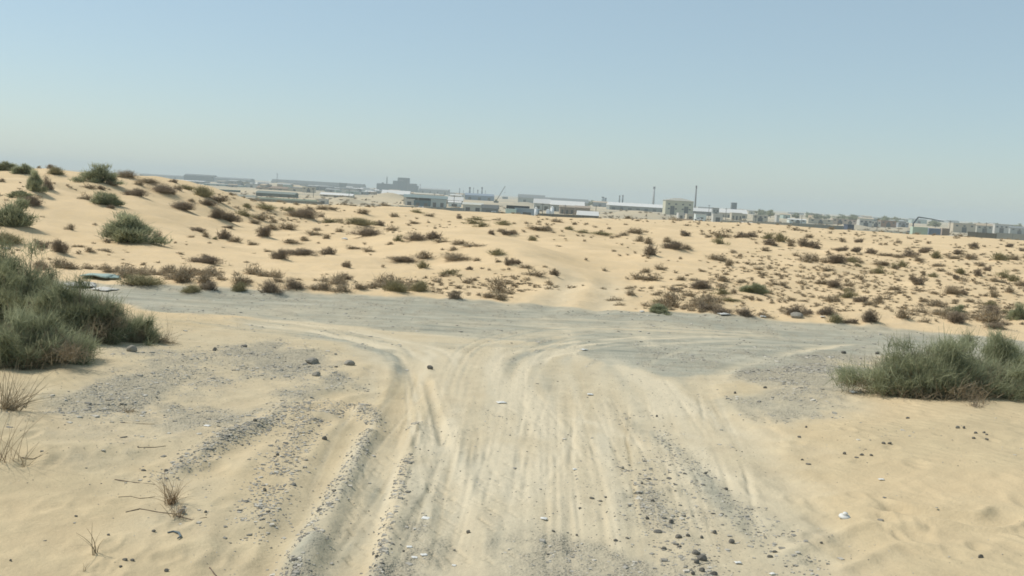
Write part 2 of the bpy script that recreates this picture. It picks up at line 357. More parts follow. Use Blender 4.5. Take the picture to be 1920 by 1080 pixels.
# soft hummocks on the sandy shoulders and small scale unevenness
sandy = 1-np.clip(roadm, 0, 1)
hh += sandy*(.018*fbm(NX*1.6, NY*1.6, 3)+.008*fbm(NX*6, NY*6, 2))
hh += .005*nzB+.010*np.clip(grey, 0, 1)*fbm(NX*13, NY*13, 2)
hh -= .02*m_track
stroke([(1640, 960), (1760, 985), (1860, 1000), (1900, 985)], .10, h=-.03, rim=.03, nz=.4)
stroke([(1500, 1060), (1640, 1010), (1760, 1020)], .13, h=-.025, rim=.02, nz=.4)
stroke([(40, 870), (180, 850), (330, 830), (420, 800)], .2, h=.03, nz=.4)
stroke([(0, 790), (150, 780), (300, 770)], .18, h=-.03, nz=.4)
full = lambda a: (lambda z: (z.__setitem__(near, a), z)[1])(np.zeros(GX.shape))
GZ[near] += hh
Gl = full(lite)
Gp, Gg, Gc, Gm = full(np.clip(pale, 0, 1)), full(np.clip(grey, 0, 1)), full(np.clip(cool, 0, 1)), full(roadm)
# far ground: sand lane beyond the road (two pale wheel ruts), greyer soil in the valley
lane = []
for pts in ([(1015, 600), (1045, 560), (1075, 525), (1065, 505), (1000, 480), (930, 455), (860, 432)], [(1110, 600), (1140, 560), (1145, 525), (1110, 500), (1040, 478)]):
    lane.append(hit([p[0] for p in pts], [p[1] for p in pts]))
sel = (GY > 17.4) & (GY < 60) & (np.abs(GX) < 12)
for P in lane:
    x, y = GX[sel], GY[sel]; best = np.full(len(x), 1e9)
    for i in range(len(P)-1):
        a, b = P[i], P[i+1]; ab = b-a; t = np.clip(((x-a[0])*ab[0]+(y-a[1])*ab[1])/(ab@ab), 0, 1)
        best = np.minimum(best, np.hypot(x-a[0]-t*ab[0], y-a[1]-t*ab[1]))
    z = GZ[sel]; k_ = 1-sst(22, 30, y); z += k_*(-.03*np.exp(-(best/.20)**2)+.014*np.exp(-((best-.42)/.16)**2)); GZ[sel] = z
    p_ = Gp[sel]; p_ = np.maximum(p_, .55*k_*np.exp(-(best/.4)**2)); Gp[sel] = p_
valley = sst(180, 420, GR)
Gg = np.maximum(Gg, valley*np.clip(.6+.7*fbm(GX/60, GY/60, 3), 0, 1)); Gp = np.maximum(Gp, valley*.6)
Gt = (1-sst(13.6, 15.6, GY+.9*fbm(GX/2.5, GY/2.5, 2)))*np.clip(.95+.5*fbm(GX/1.3, GY/1.1, 4), 0, 1)
# ------------------------------------------------------------------ shrubs seen in the photograph: x, foot y, width, height (photo pixels)
SH = {
'g': """8 322 40 16;42 330 46 22;65 366 34 42;185 348 68 36;202 390 66 30;42 375 28 14;18 433 84 62;240 462 120 60;1235 588 60 17;1412 553 36 18;1790 592 30 18;1908 605 34 34""",
'd': """90 362 26 32;207 396 13 8;60 388 32 16;257 370 30 15;79 467 18 17;110 478 24 26;189 357 13 8;305 364 40 16;326 344 13 7;407 380 30 12;388 387 24 12;343 396 38 14;405 415 34 28;
428 421 30 18;494 449 30 26;572 411 38 18;369 435 24 9;427 429 15 6;419 451 18 19;526 489 26 20;566 480 44 13;617 480 24 15;389 497 40 16;365 513 12 10;711 425 19 10;692 445 56 20;782 453 42 18;
814 452 22 14;760 494 42 13;881 507 9 8;955 502 16 16;649 504 15 14;651 528 17 15;921 441 11 10;952 442 18 11;861 411 9 9;853 563 22 15;508 554 46 32;553 549 44 26;392 551 34 22;967 498 16 12;
1038 519 15 14;1220 482 20 20;1265 470 30 16;1265 546 14 8;1313 545 52 18;1323 587 22 14;1350 591 44 18;1397 597 40 20;1285 446 15 13;1390 447 16 12;1408 447 18 11;1444 461 18 13;1506 465 16 17;
1524 467 20 14;1576 472 18 9;1604 474 18 12;1568 497 30 18;1564 541 26 17;1488 595 30 18;1514 592 13 10;1548 596 40 20;1630 609 36 26;1593 610 20 10;1609 456 15 10;1633 477 15 11;1706 484 24 14;
1732 476 21 13;1796 478 12 9;1826 467 14 12;1892 465 15 8;1917 472 10 7;1721 537 18 18;1793 526 12 12;1833 520 11 16;1850 509 12 12;1803 554 14 11;1612 569 22 16;1858 596 34 20;1792 611 44 24;
1868 620 46 18;1458 558 8 5;1507 520 6 4""",
'o': """268 540 92 28;105 331 42 18;15 460 60 26;379 371 27 20;350 357 30 9;462 391 12 10;500 394 38 10;458 408 26 13;543 399 20 11;622 419 26 9;403 450 8 8;672 424 42 14;747 454 13 14;793 505 20 15;843 517 25 12;
931 480 26 12;887 421 20 10;902 427 16 10;943 423 28 9;765 424 12 5;897 414 20 6;782 402 18 6;742 550 36 18;786 550 42 26;360 551 50 18;448 551 34 22;1066 431 16 7;981 436 9 6;1096 438 19 6;
1130 440 34 5;1115 427 12 5;1146 448 12 5;999 453 17 10;1047 463 13 4;1095 454 8 5;1151 473 11 5;1161 481 8 5;1176 480 9 4;1237 570 26 9;1354 556 24 14;1368 565 34 7;1351 460 20 13;1441 450 17 14;
1463 456 19 17;1594 493 22 10;1586 562 26 16;1567 610 24 16;1755 486 18 16;1875 491 24 17;1675 504 10 10;1692 503 14 13;1651 516 22 13;1750 521 14 10;1801 516 15 13;1885 524 20 13;1899 530 18 14;
1858 575 24 12;1884 590 22 10;1609 501 14 7""",
'b': """72 316 10 6;95 315 17 8;210 354 18 10;165 354 20 7;236 335 34 14;131 352 10 4;159 377 15 12;131 433 16 11;178 423 10 6;295 462 16 20;146 465 18 6;196 473 22 6;168 475 16 9;4 343 10 7;
276 346 34 13;260 350 14 8;323 368 10 12;333 358 14 9;359 380 12 6;487 415 26 14;477 421 20 10;513 419 14 7;510 432 20 10;538 432 26 12;580 395 12 8;603 395 16 8;622 396 16 7;603 408 10 8;
590 442 20 10;595 433 14 6;636 436 14 8;385 446 13 10;440 456 19 11;473 461 15 9;328 459 8 5;393 457 9 5;545 457 26 8;570 453 14 8;612 449 10 10;502 473 13 6;413 512 12 6;462 495 12 4;
733 434 20 10;830 456 24 8;860 461 22 10;885 464 30 7;851 471 14 7;732 460 12 6;663 468 26 7;692 473 14 9;683 460 10 6;694 479 8 4;795 488 30 14;854 491 42 14;894 491 9 8;917 509 8 6;934 494 12 8;
953 508 9 5;717 503 10 6;937 436 10 7;776 420 14 6;734 419 8 5;680 402 18 9;740 408 14 8;806 407 18 6;722 387 12 6;675 547 20 12;908 539 15 5;925 543 12 6;595 549 24 9;640 549 34 12;197 507 10 12;
1008 431 36 7;1027 433 14 7;1011 419 10 6;1044 418 16 6;987 421 10 6;964 421 9 5;964 440 11 8;1053 436 7 5;1141 430 10 5;1190 440 26 10;1170 443 16 6;1200 455 14 11;1215 459 14 12;1250 456 16 10;
1287 470 16 8;1006 445 10 5;1098 490 8 6;1190 476 8 6;985 506 18 8;1000 521 30 11;1022 503 12 5;1238 508 15 11;1210 513 16 10;1175 526 9 6;1200 527 22 13;1222 528 26 12;1183 557 15 11;1152 564 22 8;
1161 574 14 6;1231 556 14 8;1250 560 14 7;1275 538 13 6;1276 528 14 9;1302 528 16 6;1331 530 15 5;1292 559 18 12;1302 566 14 6;1281 560 8 6;1253 582 11 9;1268 580 10 8;1430 598 26 7;1376 552 12 9;
1341 570 28 14;1436 552 20 9;1409 561 10 6;1423 565 11 7;1355 530 22 11;1392 531 22 7;1366 501 12 12;1346 490 26 12;1316 510 13 6;1425 508 15 7;1435 472 12 8;1352 448 26 14;1328 446 13 5;
1417 458 8 5;1482 463 13 9;1516 448 13 8;1561 470 10 6;1493 481 10 7;1521 492 22 15;1551 495 18 10;1552 508 18 8;1453 537 11 9;1467 537 11 8;1541 536 20 10;1590 540 17 13;1482 565 12 9;1508 567 15 7;
1562 568 26 13;1660 481 26 6;1684 484 20 6;1722 492 16 10;1790 487 20 8;1816 487 15 9;1900 489 18 10;1606 493 16 10;1651 499 24 7;1765 510 14 7;1732 518 8 10;1840 500 10 9;1709 527 13 11;1676 546 20 9;
1692 551 18 6;1727 547 26 5;1752 553 18 6;1785 554 26 17;1838 558 9 6;1848 558 9 7;1863 560 10 22;1892 550 18 10;1866 529 14 8;1914 538 16 12;1630 575 22 10;1648 572 16 15;1732 568 18 8;
1755 577 34 12;1789 572 10 8;1817 568 18 7;1839 571 12 6;1691 602 22 14;1733 607 13 9;1754 606 8 7"""}
shr = []
for k, s in SH.items():
    for q in s.replace("\n", "").split(";"):
        x, y, w, h = map(float, q.split()); shr.append([k, x, y, w, h])
pos = hit([s[1] for s in shr], [s[2] for s in shr])
for s, p in zip(shr, pos):
    dd = p[1]; s += [float(p[0]), float(dd), s[3]/F*dd, s[4]/F*dd*1.02]     # x, y, width m, height m
shr.sort(key=lambda s: -s[3]*s[4])
big = shr[:290]; small = shr[290:]
# sand caught under the shrubs
for s in shr:
    k, px, py, w, h, x, y, wm, hm = s
    if y > 170: continue
    rad = wm*.62; m = np.where((np.abs(GX-x-.12*wm) < 2.6*rad) & (np.abs(GY-y) < 3.2*rad))
    if not len(m[0]): continue
    GZ[m] += min(.22*hm, .16)*np.exp(-(((GX[m]-x-.1*wm)/rad)**2+((GY[m]-y)/(rad*1.25))**2))
    s[8] = hm*.96
# low ripples of caught sand around tufts too small to single out, and litter-dark soil
tiny = []
for k in range(6500):
    px = rng.uniform(-60, 1980); hz = hor(px); py = hz+rng.uniform(28, 205)**1.0
    if px < 420: py = max(py, hz+10+rng.uniform(0, 150))
    tiny.append((px, py))
thp = hit([t[0] for t in tiny], [t[1] for t in tiny])
dens = fbm(thp[:, 0]/5, thp[:, 1]/9, 4)
for_left = lambda px, o: px < 720 and o > 95
lane_all = np.vstack(lane)
def lane_d(x, y): return np.min(np.hypot(lane_all[:, 0]-x, lane_all[:, 1]-y))
def gz(x, y):
    r = math.hypot(x, y); a = math.atan2(x, y)
    if a < A[0]: a += 2*math.pi
    j = min(max(int(np.searchsorted(A, a))-1, 0), NA-2); i = min(max(int(np.searchsorted(R, r))-1, 0), NR-2)
    u = min(max((a-A[j])/(A[j+1]-A[j]), 0), 1); v = min(max((r-R[i])/(R[i+1]-R[i]), 0), 1)
    return float((GZ[i, j]*(1-u)+GZ[i, j+1]*u)*(1-v)+(GZ[i+1, j]*(1-u)+GZ[i+1, j+1]*u)*v)

# ------------------------------------------------------------------ ground material
def ground_mat(name):
    m, n, b = mat(name); L = n.links.new
    tc = N(n, "ShaderNodeNewGeometry")
    def noise(sc, det=4, rough=.55, ty="ShaderNodeTexNoise"):
        q = N(n, ty); q.inputs["Scale"].default_value = sc
        if ty == "ShaderNodeTexNoise": q.inputs["Detail"].default_value = det; q.inputs["Roughness"].default_value = rough
        L(tc.outputs["Position"], q.inputs["Vector"]); return q
    def ramp(src, a, c, lo=0., hi=1.):
        q = N(n, "ShaderNodeMapRange"); q.inputs[1].default_value = a; q.inputs[2].default_value = c; q.inputs[3].default_value = lo; q.inputs[4].default_value = hi
        L(src, q.inputs[0]); return q.outputs[0]
    def mix(f, a, c, bt='MIX'):
        q = N(n, "ShaderNodeMix", data_type='RGBA', blend_type=bt)
        for v, s in ((f, 0), (a, 6), (c, 7)):
            if hasattr(v, "links"): L(v, q.inputs[s])
            elif s == 0: q.inputs[0].default_value = v
            else: q.inputs[s].default_value = (*v, 1)
        return q.outputs[2]
    def math_(op, a, c, cl=False):
        q = N(n, "ShaderNodeMath", operation=op, use_clamp=cl)
        for v, s in ((a, 0), (c, 1)):
            if hasattr(v, "links"): L(v, q.inputs[s])
            else: q.inputs[s].default_value = v
        return q.outputs[0]
    at = lambda s: (lambda q: q.outputs["Fac"])(N(n, "ShaderNodeAttribute", attribute_name=s))
    P_, G_, C_, T_ = at("pale"), at("gravelly"), at("cool"), at("trodden")
    n1, n2, n3, n4 = noise(.35, 5), noise(3.2, 5), noise(38, 3), noise(190, 2)
    sand = mix(ramp(n1.outputs[0], .3, .7), SAND_A, SAND_B)
    sand = mix(ramp(n2.outputs[0], .35, .75, 0, .45), sand, SAND_C)
    sand = mix(T_, sand, mix(ramp(n2.outputs[0], .3, .7), TROD_A, TROD_B))
    dust = mix(ramp(n2.outputs[0], .3, .7), DUST_A, DUST_B)
    # darker crumbs in the sand
    crumbs = N(n, "ShaderNodeTexVoronoi"); crumbs.inputs["Scale"].default_value = 26; L(tc.outputs["Position"], crumbs.inputs["Vector"])
    cm = math_('MULTIPLY', ramp(crumbs.outputs["Distance"], .16, .07), ramp(n2.outputs[0], .52, .66))
    base = mix(P_, sand, dust)
    base = mix(math_('MULTIPLY', at('light'), .9), base, (.62, .545, .395))
    # gravel: cells of different stone tones
    v1 = N(n, "ShaderNodeTexVoronoi"); v1.inputs["Scale"].default_value = 48; L(tc.outputs["Position"], v1.inputs["Vector"])
    v2 = N(n, "ShaderNodeTexVoronoi"); v2.inputs["Scale"].default_value = 120; L(tc.outputs["Position"], v2.inputs["Vector"])
    bw = N(n, "ShaderNodeSeparateColor"); L(v1.outputs["Color"], bw.inputs[0])
    bw2 = N(n, "ShaderNodeSeparateColor"); L(v2.outputs["Color"], bw2.inputs[0])
    st = mix(bw.outputs[0], GRAV_A, GRAV_B); st2 = mix(bw2.outputs[0], GRAV_A, GRAV_C)
    gcol = mix(.5, st, st2)
    gcol = mix(ramp(v1.outputs["Distance"], .25, .6, 0, .45), gcol, GRAV_D)
    n5 = noise(9, 6, .7)
    gm = math_('ADD', G_, math_('MULTIPLY', math_('SUBTRACT', n5.outputs[0], .5), .9))
    gm = math_('MULTIPLY', math_('MULTIPLY', ramp(gm, .30, .78), ramp(G_, .02, .2)), .86)
    mp = N(n, "ShaderNodeMapping"); mp.inputs["Scale"].default_value = (.5, 3.2, 1); L(tc.outputs["Position"], mp.inputs["Vector"]); ns = noise(1.0, 6, .65); L(mp.outputs[0], ns.inputs["Vector"])
    base = mix(math_('MULTIPLY', C_, ramp(ns.outputs[0], .3, .7, .6, .95)), base, mix(ramp(ns.outputs[0], .3, .68), (.40, .41, .345), (.205, .225, .19)))
    base = mix(gm, base, gcol)
    base = mix(math_('MULTIPLY', cm, .35), base, GRAV_A)
    base = mix(ramp(n3.outputs[0], .3, .7, .0, .10), base, (.25, .2, .14))
    base = mix(ramp(n4.outputs[0], .35, .7, .0, .22), base, (.30, .24, .17))
    L(base, b.inputs["Base Color"]); b.inputs["Roughness"].default_value = .95; b.inputs["Specular IOR Level"].default_value = .08
    hgt = math_('ADD', math_('MULTIPLY', n3.outputs[0], .006), math_('MULTIPLY', n4.outputs[0], .0022))
    hgt = math_('ADD', hgt, math_('MULTIPLY', n2.outputs[0], .035))
    wv = N(n, "ShaderNodeTexWave", wave_type='BANDS', bands_direction='DIAGONAL'); wv.inputs["Scale"].default_value = 3.4; wv.inputs["Distortion"].default_value = 7; wv.inputs["Detail"].default_value = 3; wv.inputs["Detail Scale"].default_value = .8
    L(tc.outputs["Position"], wv.inputs["Vector"]); nr = noise(.8, 3)
    rip = math_('MULTIPLY', math_('MULTIPLY', wv.outputs[0], ramp(nr.outputs[0], .48, .68)), math_('SUBTRACT', 1.0, P_)); hgt = math_('ADD', hgt, math_('MULTIPLY', rip, .010))
    stone = math_('ADD', ramp(v1.outputs["Distance"], .55, .1, 0, .012), ramp(v2.outputs["Distance"], .5, .1, 0, .004))
    hgt = math_('ADD', hgt, math_('MULTIPLY', stone, gm))
    bp = N(n, "ShaderNodeBump"); bp.inputs["Strength"].default_value = .75; bp.inputs["Distance"].default_value = 1.0
    L(hgt, bp.inputs["Height"]); L(bp.outputs[0], b.inputs["Normal"])
    return m
SAND_A, SAND_B, SAND_C = (.63, .475, .275), (.73, .555, .335), (.60, .48, .32)
TROD_A, TROD_B = (.475, .385, .24), (.55, .45, .28)
DUST_A, DUST_B = (.50, .435, .31), (.59, .52, .37)
GRAV_A, GRAV_B, GRAV_C, GRAV_D = (.17, .16, .13), (.46, .43, .34), (.52, .48, .37), (.42, .37, .26)
COOL = (.31, .335, .285)
M_ground = ground_mat("sand_and_gravel")

# normals of the whole sheet, then the faces of the tracks go to an object of their own
dGx = np.gradient(GX, axis=0); dGy = np.gradient(GY, axis=0); dGz = np.gradient(GZ, axis=0)
aGx = np.gradient(GX, axis=1); aGy = np.gradient(GY, axis=1); aGz = np.gradient(GZ, axis=1)
NRM = np.stack([aGy*dGz-aGz*dGy, aGz*dGx-aGx*dGz, aGx*dGy-aGy*dGx], -1)
NRM /= np.linalg.norm(NRM, axis=-1, keepdims=True)+1e-12; NRM[NRM[..., 2] < 0] *= -1; NRM[0] = (0, 0, 1)
ii, jj = np.meshgrid(np.arange(NR-1), np.arange(NA-1), indexing='ij'); ii = ii.ravel(); jj = jj.ravel()
Q = np.stack([ii*NA+jj, ii*NA+jj+1, (ii+1)*NA+jj+1, (ii+1)*NA+jj], 1)
onroad = (Gm.ravel()[Q].mean(1) > .5)
def land(name, faces):
    used = np.unique(faces); remap = np.zeros(NR*NA, np.int64); remap[used] = np.arange(len(used))
    v = np.stack([GX.ravel()[used], GY.ravel()[used], GZ.ravel()[used]], 1)
    me = mesh_np(name, v, remap[faces][:, ::-1].copy() if False else remap[faces], M_ground, True,
                 {"pale": Gp.ravel()[used], "gravelly": Gg.ravel()[used], "cool": Gc.ravel()[used], "trodden": Gt.ravel()[used], "light": Gl.ravel()[used]})
    me.normals_split_custom_set_from_vertices(NRM.reshape(-1, 3)[used].astype(np.float32))
    return tag(obj(name, me), kind='structure')
# winding: ring-out, angle clockwise -> flip so faces look up
land("ground", Q[~onroad]); land("dirt_road", Q[onroad])

# ------------------------------------------------------------------ plants
def leaf_mat(name, c1, c2, tr=.25):
    m, n, b = mat(name)
    a = N(n, "ShaderNodeAttribute", attribute_name="tint"); mx = N(n, "ShaderNodeMix", data_type='RGBA')
    oi = N(n, "ShaderNodeObjectInfo"); ad = N(n, "ShaderNodeMath", operation='MULTIPLY_ADD'); ad.inputs[1].default_value = .3; ad.inputs[2].default_value = -.15
    n.links.new(oi.outputs["Random"], ad.inputs[0])
    a2 = N(n, "ShaderNodeMath", operation='ADD', use_clamp=True); n.links.new(ad.outputs[0], a2.inputs[0]); n.links.new(a.outputs["Fac"], a2.inputs[1])
    mx.inputs[6].default_value = (*c1, 1); mx.inputs[7].default_value = (*c2, 1); n.links.new(a2.outputs[0], mx.inputs[0])
    n.links.new(mx.outputs[2], b.inputs["Base Color"]); b.inputs["Roughness"].default_value = .8
    t = N(n, "ShaderNodeBsdfTranslucent"); n.links.new(mx.outputs[2], t.inputs[0])
    ms = N(n, "ShaderNodeMixShader"); ms.inputs[0].default_value = tr; out = n.nodes["Material Output"]
    n.links.new(b.outputs[0], ms.inputs[1]); n.links.new(t.outputs[0], ms.inputs[2]); n.links.new(ms.outputs[0], out.inputs[0])
    return m
M_green = leaf_mat("grey_green_leaf", (.19, .205, .12), (.46, .475, .30), .45)
M_olive = leaf_mat("olive_leaf", (.20, .185, .10), (.38, .34, .20))
M_dark = leaf_mat("dark_twig", (.16, .13, .095), (.38, .31, .225), .25)
M_brown = leaf_mat("brown_twig", (.225, .18, .118), (.43, .355, .245), .2)
M_dry = leaf_mat("dry_straw", (.20, .14, .085), (.40, .30, .19), .2)
M_wood = simple("old_wood", (.14, .11, .085), .9, .25, 30)
def blade_mesh(name, base, dirs, length, width, bend, m, r, tint=None, segs=2):
    n_ = len(base); side = np.cross(dirs, r.normal(size=(n_, 3))); side /= np.linalg.norm(side, axis=1, keepdims=True)+1e-9
    bd = np.cross(dirs, r.normal(size=(n_, 3))); vs_ = []
    for k in range(segs+1):
        t = k/segs; c = base+dirs*(length*t)[:, None]+bd*(bend*length*t*t)[:, None]; w = (width*(1-.75*t))[:, None]*side*.5
        vs_ += [c-w, c+w]
    V = np.stack(vs_, 1).reshape(-1, 3); o = (np.arange(n_)*(2*(segs+1)))[:, None]
    Fc = np.concatenate([o+np.array([2*k, 2*k+1, 2*k+3, 2*k+2])[None] for k in range(segs)], 0)
    tint = np.clip(r.random(n_) if tint is None else tint, 0, 1)
    return mesh_np(name, V, Fc, m, False, {"tint": np.repeat(tint, 2*(segs+1))})
def dome_clumps(n, r, flat=1.0, edge=.35, skew=0):
    """clump centres in an uneven unit dome (radius .5, height 1)"""
    out = []
    ph = r.random(3)*6.28
    while len(out) < n:
        th = r.random()*2*math.pi; el = math.asin(r.random()**.9); rr = (r.random()**edge)
        R_ = .95+.3*math.sin(2*th+ph[0])*math.cos(el)+.2*math.sin(3*th+ph[1])+.16*math.sin(5*th+ph[2])
        p = np.array([math.cos(th)*math.cos(el)*.5*rr*R_, math.sin(th)*math.cos(el)*.5*rr*R_, math.sin(el)*rr*flat*(.62+.42*r.random())])
        out.append(p)
    return np.array(out)
def bush(name, kind, r, W_, H_, nclump, per, blen, bw, m, D_=None, up=.55, spread=.11, rand=.55, edge=.35, clumps=None, sprig=.08):
    """foliage of one shrub in metres: clumps of thin leafy twigs"""
    D_ = D_ or W_*.85
    c = dome_clumps(nclump, r, edge=edge) if clumps is None else clumps; S = np.array([W_, D_, H_])
    cc = np.repeat(c, per, 0); b = cc+r.normal(size=cc.shape)*spread*np.array([1, 1, .9]); b[:, 2] = np.abs(b[:, 2]); b *= S
    out = b/np.array([W_, D_, H_*1.3]); out[:, 2] += .02; d = out/(np.linalg.norm(out, axis=1, keepdims=True)+1e-6)*.7+np.array([0, 0, up])+r.normal(size=b.shape)*rand
    d /= np.linalg.norm(d, axis=1, keepdims=True)
    L_ = blen*(.55+.9*r.random(len(b))); wd = bw*(.6+.8*r.random(len(b)))
    k_ = r.random(len(b)) < sprig; L_[k_] *= 1.9; d[k_] += np.array([0, 0, .7]); d /= np.linalg.norm(d, axis=1, keepdims=True)
    tint = np.repeat(r.random(nclump)*.7+.1, per)+r.normal(size=len(b))*.2
    return blade_mesh(name, b-d*L_[:, None]*.4, d, L_, wd, .25, m, r, tint), c*S
def branch_mesh(name, ends, r, m, rad=.012, base_r=.25):
    mb = MB()
    for e in ends:
        e = Vector(e); b0 = Vector((e.x*base_r, e.y*base_r, -.03)); mid_ = b0.lerp(e, .5)+Vector((e.x*.1, e.y*.1, r.normal()*.02+.0))
        mb.tube([b0, mid_, e], [rad, rad*.65, rad*.25], 4)
    me = bpy.data.meshes.new(name); me.from_pydata(mb.v, [], mb.f); me.materials.append(m); me.update(); return me
# shrub kinds: foliage meshes of unit size, shared by the copies
PROTO = {}
def protos(kind, m, var, **kw):
    for v in range(var):
        r = np.random.default_rng(hash_(kind)+v*13)
        for lod, (nc, per, bl, bw) in (('near', kw['near']), ('far', kw['far'])):
            PROTO[kind, lod, v] = bush(kw['nm'], kind, r, 1, 1, nc, per, bl, bw, m, D_=1, up=kw['up'], spread=kw['spread'], rand=kw['rand'], edge=kw['edge'])[0]
def hash_(s): return sum(ord(c)*31**i for i, c in enumerate(s)) % 9973
protos('g', M_green, 4, nm='green_foliage', near=(46, 110, .17, .016), far=(30, 34, .22, .040), up=.7, spread=.075, rand=.5, edge=.4)
protos('d', M_dark, 4, nm='dark_foliage', near=(44, 80, .17, .014), far=(26, 34, .22, .038), up=.45, spread=.12, rand=.6, edge=.75)
protos('o', M_olive, 4, nm='olive_foliage', near=(34, 80, .22, .014), far=(20, 34, .26, .030), up=1.0, spread=.12, rand=.45, edge=.8)
protos('b', M_brown, 4, nm='brown_foliage', near=(28, 70, .2, .014), far=(16, 32, .26, .034), up=.6, spread=.15, rand=.7, edge=.8)

NAMEK = {'g': ('green_shrub', 'grey-green shrub'), 'd': ('dark_shrub', 'dense dark shrub'), 'o': ('olive_tuft', 'olive tufted plant'), 'b': ('dry_tuft', 'brown dry tuft')}
ORD = ['', 'second', 'third', 'fourth', 'fifth', 'sixth', 'seventh', 'eighth', 'ninth', 'tenth', 'eleventh', 'twelfth', 'thirteenth', 'fourteenth', 'fifteenth', 'sixteenth', 'seventeenth', 'eighteenth', 'nineteenth', 'twentieth']
def nth(i, n):
    return 'leftmost' if i == 0 else ('rightmost' if i == n-1 else ORD[i]+' from left')
COLS = [(-200, 160, 'by the left frame edge'), (160, 330, 'past the round bush'), (330, 480, 'at the dune foot'), (480, 690, 'below the striped sheds'), (690, 800, 'below the hazy factory'),
        (800, 905, 'below the blue canopy'), (905, 1020, 'below the crane'), (1020, 1140, 'below the long grey roof'), (1140, 1245, 'below the white roof'), (1245, 1310, 'below the pitched-roof block'),
        (1310, 1420, 'below the square tower'), (1420, 1560, 'below the tree line'), (1560, 1690, 'below the pale houses'), (1690, 1780, 'below the bent boom'), (1780, 2100, 'by the right frame edge')]
def band(px, py, y):
    if y < 20.5: return 'on the verge'
    o = (py-hor(px))
    if o > 150: return 'just past the verge'
    if o > 105: return 'on the near slope'
    if o > 72: return 'midway'
    return 'near the crest'
cells = {}
for s in big:
    col = next(c for c in COLS if c[0] <= s[1] < c[1])[2]; cells.setdefault((s[0], band(s[1], s[2], s[6]), col), []).append(s)
SPECIAL = {(240, 462): 'broad round dark green bush alone on the dune face', (185, 348): 'largest green bush standing on the dune crest', (18, 433): 'big green bush cut by the left frame edge above the nearest bush',
           (494, 449): 'black-green hunched clump on the slope left of the hollow', (1630, 609): 'upright grey-brown shrub on the verge left of the right-hand bush', (1313, 545): 'wide purple-brown low shrub, largest on the sand right of the sandy lane',
           (1412, 553): 'blue-black low shrub with brown ends, right of the purple-brown one', (1235, 588): 'flat olive-green mat of plants right on the far road edge', (692, 445): 'wide purple-brown dome shrub on the rise below the striped sheds',
           (1908, 605): 'tall grey bush on the verge at the right frame edge', (508, 554): 'bushy grey-brown shrub at the left end of the verge row', (268, 540): 'long olive-grey shrub on the verge beside the rubble'}
GROUPN = {'g': 'grey-green shrubs on the sand', 'd': 'dark shrubs on the sand', 'o': 'olive tufts on the sand', 'b': 'brown dry tufts on the sand'}
for (k, bn, col), L_ in cells.items():
    L_.sort(key=lambda s: s[1]); n_ = len(L_)
    for i, s in enumerate(L_):
        _, px, py, w, h, x, y, wm, hm = s
        nm, desc = NAMEK[k]
        sp = SPECIAL.get((int(px), int(py)))
        lab = sp or (f"{desc} {bn}, {col}" if n_ == 1 else f"{nth(i, n_)} of the {desc}s {bn}, {col}")
        if len(lab.split()) > 15: lab = lab.replace('dense dark', 'dark').replace('grey-green', 'green').replace('brown dry', 'dry').replace('olive tufted', 'olive').replace('just past the verge', 'past the verge').replace(' on the near slope', ' low on the slope') if 'near slope' in lab or True else lab
        lab = lab.replace('by the left frame edge', 'by the left edge').replace('by the right frame edge', 'by the right edge')
        lod = 'near' if w*h > 420 else 'far'; v = int(rng.integers(0, 4)); z = gz(x, y)
        me = PROTO[k, lod, v]
        if w*h > 700:      # large enough to show its woody stems
            o = empty(nm, (x, y, z-.02), rng.uniform(0, 6.28)); f = obj('foliage', me, o); f.scale = (wm*.9, wm*rng.uniform(.75, .9), hm*(.85 if w > 80 else .95))
            rr_ = np.random.default_rng(int(px)); c = dome_clumps(14, rr_)*np.array([wm, wm*.9, hm*.9])
            obj('stems', branch_mesh('stems', c, rr_, M_wood, .012), o)
        else:
            o = obj(nm, me, None, (x, y, z-.02)); o.rotation_euler = (0, 0, rng.uniform(-.5, .5)+math.pi*int(rng.integers(0, 2))); vg = 1.4 if y < 20.5 else 1.12; o.scale = (wm*rng.uniform(1.2, 1.55), wm*rng.uniform(.75, 1.1), hm*vg)
        tag(o, lab, 'shrub', GROUPN[k])

# tufts too many and small to count: one mass
def merge_copies(name, meshes, items, m):
    """items: (mesh index, x, y, z, sx, sz, rot)"""
    cache = []
    for me in meshes:
        v = np.empty(len(me.vertices)*3, np.float32); me.vertices.foreach_get("co", v); f = np.empty(len(me.loops), np.int32); me.loops.foreach_get("vertex_index", f)
        t = np.empty(len(me.vertices), np.float32); me.attributes["tint"].data.foreach_get("value", t); cache.append((v.reshape(-1, 3), f.reshape(-1, 4), t))
    Vs, Fs, Ts, o = [], [], [], 0
    for mi, x, y, z, sx, sz, ro in items:
        v, f, t = cache[mi]; c, s_ = math.cos(ro), math.sin(ro)
        p = np.stack([(v[:, 0]*c-v[:, 1]*s_)*sx+x, (v[:, 0]*s_+v[:, 1]*c)*sx+y, v[:, 2]*sz+z], 1)
        Vs.append(p); Fs.append(f+o); Ts.append(np.clip(t+rng.uniform(-.3, .3), 0, 1)); o += len(v)
    return obj(name, mesh_np(name, np.vstack(Vs), np.vstack(Fs), m, False, {"tint": np.hstack(Ts)}))
tinyP = []
for v in range(4):
    r = np.random.default_rng(50+v)
    tinyP.append(bush('tuft', 'b', r, 1, 1, 7, 9, .42, .085, M_brown, D_=1, up=.6, spread=.16, rand=.7, edge=.6)[0])
items = []
